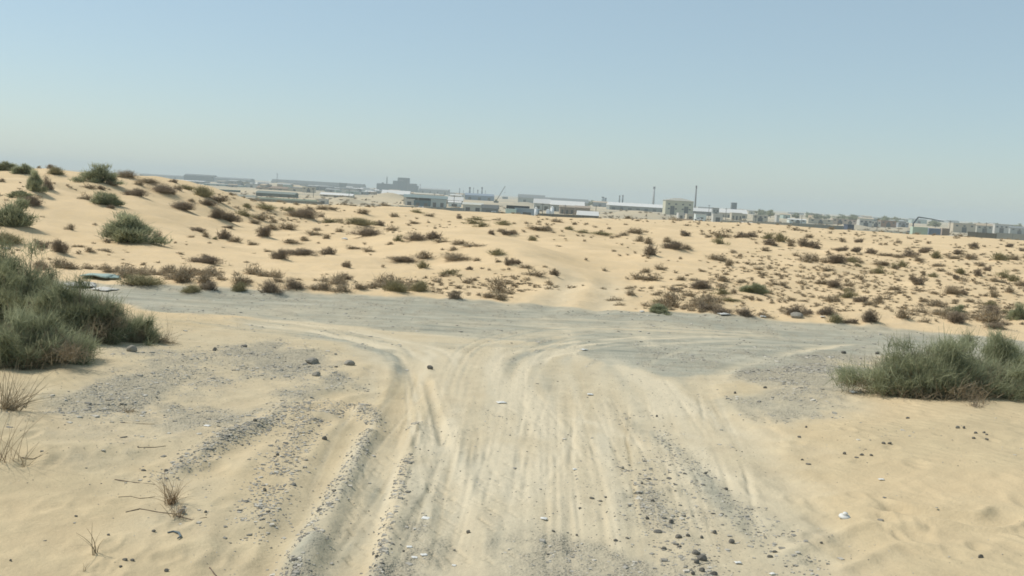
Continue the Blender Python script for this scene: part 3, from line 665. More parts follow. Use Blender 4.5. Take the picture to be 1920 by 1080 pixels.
for i, ((px, py), p) in enumerate(zip(tiny, thp)):
    x, y = float(p[0]), float(p[1])
    if for_left(px, py-hor(px)) and rng.random() < .88: continue
    if y < 18.6 or y > 175 or dens[i] < -.02+.3*(rng.random()-.5)-.22*(px > 1380) or (y < 60 and lane_d(x, y) < 1.5): continue
    if 860 < px < 1330 and 60 < py-hor(px) < 160 and rng.random() < .75: continue
    w_ = rng.lognormal(0, .5)*8.5/F*y*.62+.05; items.append((int(rng.integers(0, 4)), x, y, gz(x, y)-.01, min(w_, 1.3), min(w_*rng.uniform(.3, .6), .55), rng.uniform(0, 6)))
for k in range(330):      # the fringe of small tufts along the far edge of the road
    x = rng.uniform(-9, 9.2); y = rng.normal(19.3, .7)
    if (0 < x < 2.6) or y < 18.1 or (x < 2.6 and rng.random() < .45) or vnoise(x*.9, 3.3) < .35: continue
    w_ = rng.lognormal(-1.5, .4); items.append((int(rng.integers(4, 8)), x, y, gz(x, y)-.01, w_, w_*rng.uniform(.4, .75), rng.uniform(0, 6)))
for s in small:
    items.append((int(rng.integers(0, 4)), s[5], s[6], gz(s[5], s[6]), s[7], s[8], 0))
for k in range(1500):      # far scrub beyond the crest
    y = rng.uniform(230, 800); x = y*rng.uniform(-.45, .52); items.append((int(rng.integers(0, 4)), x, y, gz(x, y), rng.uniform(1, 3.2), rng.uniform(.5, 1.8), rng.uniform(0, 6)))
tag(merge_copies('scrub', tinyP+[PROTO['b', 'far', v] for v in range(4)], items, M_brown), kind='stuff', cat='scrub', label='sparse low brown scrub dotting the sand between the larger shrubs')

M_stem = simple('bleached_stem', (.30, .24, .17), .9, .2, 20)
# --- the big bushes near the camera, in metres
def big_bush(px, py, wpx, hpx, label, seed, nclump, per, m=M_green, depth=.8, y=None, brown=.0, tw=.006, tl=.14, dx=0):
    p = W(px, py)[0] if y is None else np.array([(px-960)/F*y, y])
    x, yy = float(p[0])+dx, float(p[1]); wm = wpx/F*yy; hm = hpx/F*yy
    r = np.random.default_rng(seed); z = gz(x, yy)
    o = empty('desert_bush', (x, yy, z-.02)); c = dome_clumps(nclump, r, edge=.45)
    me, cs = bush('foliage', 'g', r, wm, hm, nclump, per, tl, tw, m, D_=wm*depth, up=.5, spread=.043, rand=.66, clumps=c)
    obj('foliage', me, o)
    obj('stems', branch_mesh('stems', cs[:90], r, M_stem, .012), o)
    if brown:
        k = int(nclump*brown); c2 = dome_clumps(k, r, edge=.6); c2[:, 2] *= .7
        me2, _ = bush('dry_twigs', 'b', r, wm*1.04, hm, k, per, tl*.9, tw*.85, M_brown, D_=wm*depth, up=.35, spread=.07, rand=.6, clumps=c2); obj('dry_twigs', me2, o)
    return tag(o, label, 'bush', 'large green bushes beside the track')
big_bush(1760, 764, 330, 104, 'wide feathery grey-green bush with brown base beside the right of the track', 11, 150, 140, brown=.4, depth=.55)
big_bush(1842, 736, 170, 112, 'tall feathery crown rising behind the wide right-hand bush', 12, 55, 150, depth=.8, dx=.1)
big_bush(52, 690, 215, 108, 'pale grey-green rounded bush, lowest and nearest of the left clump', 13, 120, 150, depth=.8, y=9.7, brown=.15)
big_bush(150, 650, 210, 128, 'dark green sprawling bush in the middle of the left clump, trailing right', 14, 130, 140, brown=.4, depth=.6, y=11.3)
big_bush(30, 610, 225, 166, 'tall dark green bush at the back of the left clump', 15, 120, 140, brown=.25, depth=.6, y=12.6)
big_bush(255, 655, 100, 50, 'low green shrub with brown drooping twigs on the right fringe of the left clump', 16, 60, 110, brown=.6, y=11.6)

# --- small dry plants on the near sand
def dry_plant(px, py, hpx, n, label, seed, spread=.5, m=M_dry, wid=.004, name='dry_plant', lean=(0, 0)):
    p = W(px, py)[0]; x, y = float(p[0]), float(p[1]); h = hpx/F*y; r = np.random.default_rng(seed)
    b = np.zeros((n, 3)); b[:, :2] = r.normal(size=(n, 2))*h*.10*spread*2
    d = np.stack([r.normal(size=n)*spread+lean[0], r.normal(size=n)*spread+lean[1], np.full(n, 1.0)], 1); d /= np.linalg.norm(d, axis=1, keepdims=True)
    o = obj(name, blade_mesh(name, b, d, h*(.45+.6*r.random(n)), np.full(n, wid), .45, m, r, segs=4), None, (x, y, gz(x, y)-.01))
    return tag(o, label, 'dry plant', 'dry plants on the near sand')
dry_plant(322, 945, 66, 70, 'bushy dry grey-brown plant with bare twigs beside the gravel windrow', 21, .42, wid=.0045)
dry_plant(330, 968, 40, 30, 'short bleached tuft just below the bushy dry plant', 22, .6, wid=.004)
dry_plant(178, 1042, 66, 7, 'thin plant of a few bare upright stalks on bottom left sand', 23, .28, M_brown, wid=.007)
dry_plant(158, 1072, 26, 4, 'single tiny stalk at the very bottom of the left sand', 26, .2, M_brown)
dry_plant(8, 880, 130, 30, 'pale straw tuft with arching blades at the left frame edge', 24, .45, wid=.005)
dry_plant(14, 795, 90, 120, 'dense brown straw clump leaning right below the left bushes', 25, .6, M_brown, wid=.006, lean=(.5, 0))
dry_plant(42, 880, 70, 9, 'few arching straw blades beside the pale straw tuft', 28, .4, M_brown, wid=.005)
dry_plant(1826, 795, 30, 55, 'small spiky dark dry plant on the sand below the right bush', 27, .9, M_dark, wid=.005)
dry_plant(1840, 792, 45, 5, 'two thin pale stalks beside the spiky dry plant', 29, .2, wid=.005)
dry_plant(235, 778, 22, 60, 'flattened brown grass patch on the left sand', 30, 1.6, M_brown, wid=.006, lean=(1.2, 0))
dry_plant(300, 650, 40, 60, 'drooping red-brown twigs right of the left bush clump', 31, .9, M_brown, wid=.006, lean=(.7, 0))

# --- twigs lying on the sand
def twig(pts, rad, label, name='twig'):
    P = W([p[0] for p in pts], [p[1] for p in pts]); c = P.mean(0); mb = MB()
    z0 = gz(*c); mb.tube([(p[0]-c[0], p[1]-c[1], gz(*p)-z0+rad*.3) for p in P], [rad*.55*(1-.6*i/len(P)) for i in range(len(P))], 6)
    o = mb.build(name, M_wood, None, True); o.location = (c[0], c[1], z0); return tag(o, label, 'twig', 'twigs lying on the sand')
twig([(215, 900), (250, 903), (290, 909)], .006, 'thin bare twig pointing into the bushy dry plant, uppermost')
twig([(222, 934), (245, 931), (262, 936), (290, 933)], .005, 'wavy bare twig left of the bushy dry plant')
twig([(236, 960), (262, 953), (300, 962), (330, 966)], .006, 'curved bare twig below the wavy one')
twig([(330, 968), (360, 972), (388, 973)], .006, 'straight dark twig right of the bleached tuft')
twig([(258, 847), (290, 845), (310, 842)], .006, 'short bent twig on smooth sand above the dry plant')
twig([(225, 803), (262, 803), (290, 801)], .005, 'fine straight twig on the smooth sand')
twig([(393, 1062), (402, 1072), (412, 1080)], .008, 'dark short stick at the bottom edge')
twig([(40, 872), (62, 872), (90, 869)], .006, 'dark twig shape laid as the cast shadow of the pale straw tuft')  # thin dark tube standing in for the shadow the straw tuft casts rightwards
twig([(1300, 1063), (1345, 1050)], .004, 'faint twig on the right gravel')

# ------------------------------------------------------------------ stones
def stone_mat(name, a, b_):
    m, n, b = mat(name); oi = N(n, "ShaderNodeAttribute", attribute_name="tint"); mx = N(n, "ShaderNodeMix", data_type='RGBA')
    mx.inputs[6].default_value = (*a, 1); mx.inputs[7].default_value = (*b_, 1); n.links.new(oi.outputs["Fac"], mx.inputs[0]); n.links.new(mx.outputs[2], b.inputs["Base Color"]); b.inputs["Roughness"].default_value = .9
    return m
M_grav = stone_mat("gravel_stone", (.13, .125, .11), (.54, .50, .42)); M_stone = simple("dark_stone", (.15, .14, .12), .9, .3, 40); M_pale = simple("pale_stone", (.27, .25, .21), .9, .2, 40)
UB = np.array([(-1,-1,-.6),(1,-1,-.6),(1,1,-.6),(-1,1,-.6),(-.8,-.8,.7),(.8,-.8,.7),(.8,.8,.7),(-.8,.8,.7)])*.5
UF = np.array([(0,1,5,4),(1,2,6,5),(2,3,7,6),(3,0,4,7),(4,5,6,7)])
def stones(name, P, size, tint, m):
    n_ = len(P); v = UB[None]*(1+.35*rng.normal(size=(n_, 8, 3))*.6)*size[:, None, None]*np.array([1, .85, .6])
    ro = rng.random(n_)*6.28; c, s_ = np.cos(ro)[:, None], np.sin(ro)[:, None]
    v = np.stack([v[..., 0]*c-v[..., 1]*s_, v[..., 0]*s_+v[..., 1]*c, v[..., 2]], -1)+P[:, None, :]
    Fc = (UF[None]+(np.arange(n_)*8)[:, None, None]).reshape(-1, 4)
    return obj(name, mesh_np(name, v.reshape(-1, 3), Fc, m, False, {"tint": np.repeat(tint, 8)}))
cand = (GR > 4.8) & (GR < 22) & (np.abs(GA) < .6)
ci = np.where(cand.ravel())[0]; gg = Gg.ravel()[ci]; area = GR.ravel()[ci]**2
cl = np.clip(fbm(GX.ravel()[ci]*2.2, GY.ravel()[ci]*2.2, 4)*1.6+.5, 0, 1.3)
wgt = (np.clip(gg-.22, 0, 1)**1.5*cl+.0016)*area*np.where(GY.ravel()[ci] > 14.2, .30, 1)
pick = rng.choice(ci, 21000, p=wgt/wgt.sum()); rr_ = GR.ravel()[pick]
jx = GX.ravel()[pick]+rng.normal(size=len(pick))*.01*rr_/6; jy = GY.ravel()[pick]+rng.normal(size=len(pick))*.012*rr_/6
sz = np.clip(rng.lognormal(math.log(.0095), .62, len(pick)), .003, .05)*(.75+.03*rr_)
tn = np.clip(rng.normal(.62, .27, len(pick)), 0, 1)
PG = [np.stack([jx, jy, GZ.ravel()[pick]-sz*.08], 1)]; SG = [sz]; TG = [tn]
for Pl, w_ in WIND:      # the windrows the wheels have thrown up
    seg = np.linalg.norm(np.diff(Pl, axis=0), axis=1); n_ = int(seg.sum()*w_*(3300 if Pl[:, 0].mean() < 0 else 1300)); k = rng.choice(len(seg), n_, p=seg/seg.sum()); u = rng.random((n_, 1))
    q = Pl[k]*(1-u)+Pl[k+1]*u+rng.normal(size=(n_, 2))*w_*.55; q = q[(q[:, 1] > 4.4) & (vnoise(q[:, 0]*4, q[:, 1]*3) > .25)]; s_ = np.clip(rng.lognormal(math.log(.011), .5, len(q)), .004, .035)
    PG.append(np.stack([q[:, 0], q[:, 1], np.array([gz(*a) for a in q])-s_*.05], 1)); SG.append(s_); TG.append(np.clip(rng.normal(.44, .27, len(q)), 0, 1))
pk = rng.choice(ci, 16000, p=((.25+Gp.ravel()[ci])*area*(GY.ravel()[ci] < 15)*np.clip(fbm(GX.ravel()[ci]*.9, GY.ravel()[ci]*.9, 4)+.35, 0, 1)*(GX.ravel()[ci] < 2.6+.25*GY.ravel()[ci]))/((.25+Gp.ravel()[ci])*area*(GY.ravel()[ci] < 15)*np.clip(fbm(GX.ravel()[ci]*.9, GY.ravel()[ci]*.9, 4)+.35, 0, 1)*(GX.ravel()[ci] < 2.6+.25*GY.ravel()[ci])).sum())
s_ = np.clip(rng.lognormal(math.log(.0055), .4, 16000), .003, .02); PG.append(np.stack([GX.ravel()[pk]+rng.normal(size=16000)*.015, GY.ravel()[pk]+rng.normal(size=16000)*.02, GZ.ravel()[pk]], 1)); SG.append(s_); TG.append(rng.random(16000)*.8)
tag(stones('gravel', np.vstack(PG), np.hstack(SG), np.hstack(TG), M_grav), kind='stuff', cat='gravel', label='loose grey gravel strewn in windrows along the ruts')

def rock_mesh(name, r, w, d, h, m, sub=2):
    import bmesh
    bm = bmesh.new(); bmesh.ops.create_icosphere(bm, subdivisions=sub, radius=.5)
    ax = [Vector(r.normal(size=3)).normalized() for _ in range(9)]; of = [r.uniform(.28, .46) for _ in ax]
    for v in bm.verts:
        for a, o_ in zip(ax, of):
            t = v.co.dot(a)-o_
            if t > 0: v.co -= a*t
        v.co = Vector((v.co.x*w*1.15, v.co.y*d*1.15, v.co.z*h*1.2))
    me = bpy.data.meshes.new(name); bm.to_mesh(me); bm.free(); me.materials.append(m); return me
ROCKS = [  # px, py, width px, height px, label
 (585, 682, 32, 13, 'long flat grey rock, largest stone left of the junction'), (655, 684, 22, 12, 'grey rock right of the long flat one, partly buried'), (594, 704, 19, 11, 'smooth dark rock below the long flat grey rock'),
 (806, 688, 13, 9, 'lone dark stone in the middle of the sandy wheel lane'), (609, 820, 11, 9, 'dark stone beside the top of the broad gravel windrow'), (247, 676, 20, 14, 'grey-blue rock under the trailing left bush'),
 (457, 654, 14, 5, 'flat dark stone alone on the sand left of the junction'), (402, 665, 10, 8, 'small dark stone below the flat dark one'), (626, 924, 9, 6, 'brown stone on the thin bluish windrow'),
 (879, 991, 10, 8, 'small dark pointed stone low in the centre of the track'), (1223, 941, 9, 6, 'dark stone highest in the right stone cluster'), (1200, 927, 9, 5, 'dark stone left of the cluster top'),
 (1214, 972, 9, 7, 'dark stone at the left edge of the right stone cluster'), (1258, 981, 11, 9, 'large dark stone in the middle of the right stone cluster'), (1232, 996, 18, 6, 'long flat dark stone in the right stone cluster'),
 (1272, 1008, 14, 8, 'dark angular stone low in the right stone cluster'), (1290, 1006, 9, 7, 'dark stone touching the angular one'), (1316, 1006, 9, 6, 'brown-grey stone right of the stone cluster'),
 (1372, 1014, 12, 9, 'dark stone alone on the right gravel strip'), (1244, 1026, 12, 6, 'dark flat stone below the long flat one'), (1274, 1024, 9, 5, 'small dark stone above the bottom heap'),
 (1304, 1038, 20, 10, 'dark stone on top of the bottom heap of rocks'), (1316, 1050, 20, 12, 'largest dark stone of the bottom heap'), (1306, 1056, 12, 8, 'left dark stone of the bottom heap'), (1340, 997, 9, 8, 'bluish stone in the gravel strip'),
 (1316, 1070, 12, 10, 'dark stone at the bottom edge right of centre'), (1338, 1076, 18, 9, 'wide dark stone cut by the bottom edge'), (1299, 1077, 10, 8, 'left stone at the bottom edge'), (1168, 875, 7, 7, 'small dark stone with pale chip above the cluster'),
 (1217, 896, 11, 4, 'flat dark stone above the right cluster'), (1204, 905, 6, 4, 'tiny dark stone above the right cluster'), (1255, 894, 12, 4, 'slim flat stone upper right of the cluster'), (1323, 883, 8, 5, 'stone on the bluish gravel strip'),
 (1362, 910, 8, 6, 'dark stone right of the gravel strip'), (1110, 931, 10, 5, 'dark oval stone left of the right cluster'), (1126, 935, 9, 3, 'flat stone beside the dark oval one'), (1136, 929, 6, 4, 'small stone above the flat one'),
 (1088, 949, 8, 4, 'small stone below left of the dark oval one'), (1038, 992, 8, 4, 'dark stone beside the white foam scrap'), (1082, 998, 6, 5, 'small dark stone right of the white foam scrap'),
 (1155, 1010, 10, 5, 'low stone left of the bottom heap'), (1176, 1006, 8, 4, 'small flat stone left of the bottom heap'), (1837, 1063, 11, 8, 'round dark stone alone in the bottom right corner'), (1651, 984, 15, 4, 'flat grey pebble near the white cup lid'),
 (1582, 865, 7, 6, 'dark pebble leftmost of the right sand scatter'), (1614, 870, 9, 5, 'largest dark pebble in the right sand scatter'), (1654, 856, 8, 5, 'dark pebble above the right sand scatter'), (1666, 857, 9, 5, 'dark pebble beside it at the top of the right scatter'),
 (1632, 872, 7, 5, 'rightmost low pebble in the right sand scatter'), (1605, 873, 9, 3, 'thin pebble beside the largest of the right scatter'), (1504, 868, 7, 4, 'small dark pebble left of the right sand scatter'), (1515, 875, 11, 3, 'flat pebble left of the right sand scatter'),
 (1792, 836, 10, 6, 'grey pebble upper left of the far right pebble group'), (1804, 838, 6, 6, 'dark pebble next to the upper left grey one'), (1826, 849, 8, 5, 'dark pebble, left of the far right pebble group'), (1841, 849, 7, 4, 'dark pebble, top of the far right pebble group'),
 (1846, 861, 8, 5, 'dark pebble, lowest of the far right pebble group'), (1846, 853, 6, 3, 'small pebble in the far right pebble group'), (1822, 858, 7, 4, 'brown pebble at lower left of the far right group'), (1498, 828, 8, 4, 'dark pebble on the sand under the gravel waste'),
 (1700, 807, 8, 4, 'small pebble on the sand below the right bush'), (1511, 811, 5, 5, 'tiny pebble below the gravel waste'), (1492, 603, 26, 12, 'pale angular rock on the far verge of the road'), (1232, 776, 5, 5, 'tiny dark stone on the smooth right side'),
 (1454, 1031, 12, 5, 'flat dark stone low on the right gravel edge'), (1444, 1039, 12, 6, 'dark stone below the flat one on the right edge'), (1468, 1025, 18, 4, 'thin slab on the right gravel edge'), (1540, 1016, 7, 5, 'lone stone right of the gravel edge'),
 (288, 998, 9, 5, 'dark pebble above the rubber scrap'), (234, 1058, 11, 6, 'brown stone near the bottom left'), (248, 1057, 9, 5, 'pebble touching the brown stone'), (312, 1073, 9, 7, 'dark stone at the bottom left edge'), (226, 1067, 8, 4, 'small pebble below the brown stone'),
 (269, 882, 11, 4, 'flat dark stone above the bushy dry plant'), (311, 881, 9, 6, 'dark triangular stone above the bushy dry plant'), (386, 963, 7, 5, 'small stone right of the bushy dry plant'), (341, 1000, 0, 0, ''), (20, 1056, 6, 5, 'single pebble far left at the bottom'),
 (142, 973, 7, 4, 'small dark pebble left of the dry plant'), (203, 1006, 6, 5, 'small pebble above the upright stalks'), (340, 962, 15, 10, 'blue-grey stone under the bleached tuft'), (345, 955, 8, 6, 'little blue-grey stone behind the bleached tuft'),
 (496, 922, 9, 8, 'dark stone at the left edge of the broad windrow'), (503, 963, 10, 4, 'brown stone at the foot of the broad windrow'), (478, 800, 9, 6, 'dark stone on the upper left windrow'), (520, 852, 8, 6, 'dark stone on the left flank of the broad windrow'),
 (707, 1042, 9, 6, 'dark stone on the ridge at the bottom of the middle rut'), (757, 1028, 6, 5, 'dark stone right of the middle rut'), (1378, 740, 7, 5, 'dark stone in the right gravel waste'), (1434, 735, 8, 5, 'dark stone further into the right gravel waste'),
 (1645, 662, 10, 6, 'reddish stone on the near road edge'), (1582, 660, 10, 7, 'dark stone on the near road edge'), (1095, 655, 0, 0, ''), (885, 740, 0, 0, '')]
for i, (px, py, w, h, lab) in enumerate(ROCKS):
    if not w: continue
    p = W(px, py)[0]; x, y = float(p[0]), float(p[1]); r = np.random.default_rng(100+i)
    wm = w/F*y*.9; hm = h/F*y*.85
    pal = any(t in lab for t in ('grey rock', 'pale', 'flat grey', 'blue', 'slab', 'grey pebble'))
    nm = 'rock' if w >= 18 else ('stone' if w >= 9 else 'pebble')
    o = obj(nm, rock_mesh(nm, r, wm, wm*r.uniform(.6, .9), hm*1.25, M_pale if pal else M_stone), None, (x, y, gz(x, y)+hm*.30)); o.rotation_euler = (0, 0, r.uniform(-.4, .4))
    tag(o, lab, 'stone', 'loose stones on the ground')

# ------------------------------------------------------------------ litter
M_white = simple("white_plastic", (.66, .65, .61), .5, .05, 8); M_teal = simple("faded_tarpaulin", (.30, .38, .34), .8, .25, 5); M_rub = simple("black_rubber", (.12, .15, .16), .6, .1, 8)
M_foam = simple("foam", (.52, .50, .45), .8, .1, 20)
def scrap(px, py, w, h, label, seed, name='plastic_scrap', m=None, cat='litter', fold=.6):
    p = W(px, py)[0]; x, y = float(p[0]), float(p[1]); 
    if py-hor(px) < 208: p = hit([px], [py])[0]; x, y = float(p[0]), float(p[1])
    r = np.random.default_rng(seed); wm = w/F*y; hm = h/F*y; n_ = 9; u, v = np.meshgrid(np.linspace(-.5, .5, n_), np.linspace(-.5, .5, n_))
    rad = 1-.22*r.random(u.shape); z = hm*(.35+fold*.65*vnoise(u*3+seed, v*3)) *(1.0-.5*np.hypot(u, v)); Vt = np.stack([u*wm*rad, v*wm*.8*rad, z], -1).reshape(-1, 3); Vb = Vt.copy(); Vb[:, 2] -= max(.004, hm*.18)
    idx = np.arange(n_*n_).reshape(n_, n_); Fq = np.stack([idx[:-1, :-1], idx[:-1, 1:], idx[1:, 1:], idx[1:, :-1]], -1).reshape(-1, 4); K = n_*n_
    edge = list(idx[0, :])+list(idx[1:, -1])+list(idx[-1, -2::-1])+list(idx[-2:0:-1, 0]); E = np.array([[edge[i], edge[i-1], edge[i-1]+K, edge[i]+K] for i in range(len(edge))])
    o = obj(name, mesh_np(name, np.vstack([Vt, Vb]), np.vstack([Fq, Fq[:, ::-1]+K, E]), m or M_white, True), None, (x, y, gz(x, y)))
    o.rotation_euler = (0, 0, r.uniform(-.6, .6)); return tag(o, label, cat, 'litter scattered beside the track')
for i, a in enumerate([(1651, 913, 11, 6, 'small white plastic scrap alone on the right sand'), (940, 750, 18, 5, 'thin white strip in the middle of the track'),
    (1020, 969, 14, 7, 'white foam scrap in the centre gravel'), (1107, 735, 12, 6, 'cream scrap on the smooth right of the track'), (1598, 758, 14, 9, 'white wrapper at the left foot of the right bush'), (1629, 753, 9, 9, 'white scrap under the right bush twigs'),
    (1812, 745, 9, 14, 'upright white bag caught in the right bush'), (1384, 1053, 14, 7, 'cream chip on the right gravel strip'), (1448, 1073, 12, 6, 'white chip cut by the bottom edge'), (646, 451, 12, 7, 'bright white bag far up the dune slope'),
    (768, 1020, 12, 3, 'white flake on the centre-left gravel'), (777, 1037, 14, 4, 'leftmost white flake lower on the centre-left gravel'), (795, 1037, 14, 4, 'white flake right beside another on the gravel'), (800, 968, 20, 3, 'thin white sliver across the wheel lines'),
    (852, 1048, 9, 4, 'white flake right of the centre-left gravel'), (389, 803, 13, 6, 'white scrap on the left sand by the gravel'), (1078, 875, 9, 6, 'pale chip in the middle of the wheel lines'), (1203, 589, 10, 7, 'white scrap on the far road edge by the olive mat'),
    (1357, 595, 22, 7, 'white plastic sheet on the far verge among tufts'), (1430, 602, 12, 6, 'white scrap on the far verge right of the sheet'), (12, 469, 12, 9, 'white bag in the back bush on the left'), (1095, 654, 14, 6, 'crumpled pale wrapper on the junction'), (1541, 606, 9, 6, 'white scrap on the verge by the pale rock')]):
    scrap(*a, 300+i)
for i, a in enumerate([(185, 522, 62, 11, 'heap of faded blue-green sheeting dumped at the road end'), (205, 531, 40, 10, 'smaller fold of blue-green sheeting in front of the heap')]):
    scrap(*a, 340+i, name='tarpaulin', m=M_teal, cat='sheeting', fold=1)
for i, a in enumerate([(150, 540, 60, 11, 'pale concrete rubble slab behind the left bush'), (195, 546, 44, 7, 'thin white broken board below the sheeting'), (118, 548, 40, 12, 'pale rubble lump next to the bush')]):
    scrap(*a, 350+i, name='rubble', m=M_foam, cat='rubble', fold=1)
# white cup lid
p = W(1583, 974)[0]; mb = MB(); mb.tube([(0, 0, 0), (0, 0, .012), (0, 0, .02)], [.040, .036, .026], 20); mb.tube([(0, 0, .02), (0, 0, .035)], [.018, .015], 16)
o = mb.build('cup_lid', M_white, None, True); o.location = (p[0], p[1], gz(*p)+.004); o.rotation_euler = (.15, .1, 0); tag(o, 'white domed cup lid lying on the bottom right sand', 'litter', 'litter scattered beside the track')
pts = [(314, 1002), (325, 1000), (335, 1003), (339, 1010), (333, 1014)]; P = W([a[0] for a in pts], [a[1] for a in pts]); c = P.mean(0); mb = MB()
mb.tube([(q[0]-c[0], q[1]-c[1], .006+.001*i) for i, q in enumerate(P)], [.004, .006, .007, .006, .004], 8); o = mb.build('hose_piece', M_rub, None, True); o.location = (c[0], c[1], gz(*c)); tag(o, 'curved piece of black rubber hose on the bottom left sand', 'litter', 'litter scattered beside the track')
# ------------------------------------------------------------------ the industrial town in the valley
CM = {}
def cm(c, v=.08):
    k = tuple(c)
    if k not in CM: CM[k] = simple("painted_wall" if min(c) > .3 else "darker_wall", c, .85, v, .15)
    return CM[k]
GLASS = simple("dark_opening", (.13, .135, .13), .5, .05)
WHITE_R = simple("white_sheet_roof", (.64, .63, .60), .7, .04, .1)
def dval(x, yb, lo=330, hi=3600):
    o = max(float(yb-hor(x)), 2.2); return min(max((CAM_H+7.5)*F/o, lo), hi)
def spot(px, py, d):
    q = rays(px, py)[0]; q = q/q[1]; return q[0]*d, CAM_H+q[2]*d
TOWN = []
def place(x0, x1, yt, yb, d):
    d = d or dval((x0+x1)/2, yb); X, Z = spot((x0+x1)/2, yt, d); g = float(Hb(X, d))
    return X, d, g, (x1-x0)/F*d, max(Z-g, 1.5)
def building(nm, cat, x0, x1, yt, yb, label, wall, roof=None, kind='shed', d=None, doors=1, wins=0, rh=.22, group='buildings of the industrial town', deep=.5, rz=None):
    X, Y, g, w, h = place(x0, x1, yt+(np.random.default_rng(int(x0)).uniform(-1.5, 1.5) if nm == 'house' else 0), yb, d); r = np.random.default_rng(int(x0*7+yt)); dp = max(6., min(w*deep, 40))
    o = empty(nm, (X, Y+dp/2, g), rz if rz is not None else r.uniform(-.04, .06)); y0, y1 = -dp/2, dp/2; rm = roof or wall
    mw = cm(wall); mr = WHITE_R if rm == 'white' else cm(rm)
    if kind == 'shed':
        hw = h*(1-rh); a = MB(); a.box(-w/2, w/2, y0, y1, -1.5, hw); a.build('wall', mw, o)
        b = MB(); b.gable(-w/2, w/2, y0, y1, hw+.01, h-hw, 'x', .4); b.build('roof', mr, o)
    elif kind == 'flat':
        hw = h*.94; a = MB(); a.box(-w/2, w/2, y0, y1, -1.5, hw); a.build('wall', mw, o)
        b = MB(); b.box(-w/2-.15, w/2+.15, y0-.15, y1+.15, hw+.01, h); b.build('roof', mr, o)
    elif kind == 'canopy':
        hw = h*.72; b = MB(); b.box(-w/2, w/2, y0, y1, hw, h); b.build('roof', mr, o)
        for k in range(max(3, int(w/9))+1):
            xx = -w/2+.4+(w-.8)*k/max(3, int(w/9))
            c = MB(); c.box(xx-.2, xx+.2, y0+.3, y0+.7, -1.5, hw-.01); c.box(xx-.2, xx+.2, y1-.7, y1-.3, -1.5, hw-.01); c.build('post', mw, o)
        a = MB(); a.box(-w/2+1, w/2-1, y1-1.6, y1-1.2, -1.5, hw-.02); a.build('shade_back_wall', cm((.12, .13, .13)), o)  # wall coloured dark to give the shade under the canopy roof
    elif kind == 'hip':
        hw = h*.84; a = MB(); a.box(-w/2, w/2, y0, y1, -1.5, hw); a.build('wall', mw, o)
        b = MB(); s_ = min(dp, w)*.5
        b.add([(-w/2-.6, y0-.6, hw+.01), (w/2+.6, y0-.6, hw+.01), (w/2+.6, y1+.6, hw+.01), (-w/2-.6, y1+.6, hw+.01), (-w/2+s_, 0, h), (w/2-s_, 0, h)], [(3,2,1,0),(0,1,5,4),(1,2,5),(2,3,4,5),(3,0,4)]); b.build('roof', mr, o)
    elif kind == 'barrel':
        hw = h*.6; a = MB(); a.box(-w/2, w/2, y0, y1, -1.5, hw); a.build('wall', mw, o); b = MB(); n_ = 10
        pts = [(y0-.3+(y1-y0+.6)*k/n_, hw+.01+(h-hw)*math.sin(math.pi*k/n_)) for k in range(n_+1)]
        vv = [(-w/2-.3, p[0], p[1]) for p in pts]+[(w/2+.3, p[0], p[1]) for p in pts]
        b.add(vv, [(k, k+n_+1, k+n_+2, k+1) for k in range(n_)]+[tuple(range(n_+1)), tuple(range(2*n_+1, n_, -1))]); b.build('roof', mr, o)
    for k in range(doors):
        xx = -w/2+w*(k+.5)/doors; dw = min(1.8, w/doors*.22); c = MB(); c.box(xx-dw, xx+dw, y0-.06, y0-.01, -.5, hw*.62); c.build('door', GLASS, o)
    for k in range(wins):
        for row in range(2 if h > 9 else 1):
            xx = -w/2+w*(k+.5)/wins; zc = hw*(.75 if row == 0 else .42); c = MB(); ww = min(.9, w/wins*.28); c.box(xx-ww, xx+ww, y0-.07, y0-.02, zc-.6, zc+.6); c.build('window', GLASS, o)
    return tag(o, label, cat, group)
def stack(px, yt, yb, d, rad, label, nm='chimney', col=(.25, .26, .27), lattice=False):
    X, Z = spot(px, yt, d); g = float(Hb(X, d)); h = Z-g; o = empty(nm, (X, d, g))
    a = MB(); a.tube([(0, 0, -1), (0, 0, h*.9)], [rad, rad*.72], 12); a.build('shaft', cm(col), o, True)
    b = MB(); b.tube([(0, 0, h*.9+.01), (0, 0, h)], [rad*.85, rad*.85], 12); b.build('rim', cm((.16, .16, .17)), o)
    return tag(o, label, 'chimney' if nm == 'chimney' else 'mast', 'chimneys and masts of the industrial town')
def wall_run(x0, x1, yt0, yt1, d, label, col, nm='boundary_wall', th=.3):
    X0, Z0 = spot(x0, yt0, d); X1, Z1 = spot(x1, yt1, d); n_ = max(3, int((X1-X0)/6)); o = empty(nm, ((X0+X1)/2, d, 0)); cx = (X0+X1)/2
    a = MB(); c = MB()
    for k in range(n_):
        u0, u1 = k/n_, (k+1)/n_; xa, xb = X0+(X1-X0)*u0-cx, X0+(X1-X0)*u1-cx; z = Z0+(Z1-Z0)*(u0+u1)/2; g = float(Hb(cx+(xa+xb)/2, d))
        a.box(xa+.16, xb-.16, -th/2, th/2, g-1, max(z, g+1.2)); c.box(xb-.15, xb+.15, -th/2-.06, th/2+.06, g-1, max(z, g+1.2)+.1)
    a.build('panels', cm(col), o); c.build('posts', cm([v*.85 for v in col]), o); return tag(o, label, 'wall', 'boundary walls of the yards')
G1, G2, G3, TAN, CRM, WHT, DK, BLU, TEAL = (.22, .235, .23), (.33, .345, .335), (.12, .13, .125), (.44, .36, .26), (.50, .46, .37), (.52, .51, .47), (.075, .08, .08), (.30, .40, .47), (.38, .46, .42)
B = building
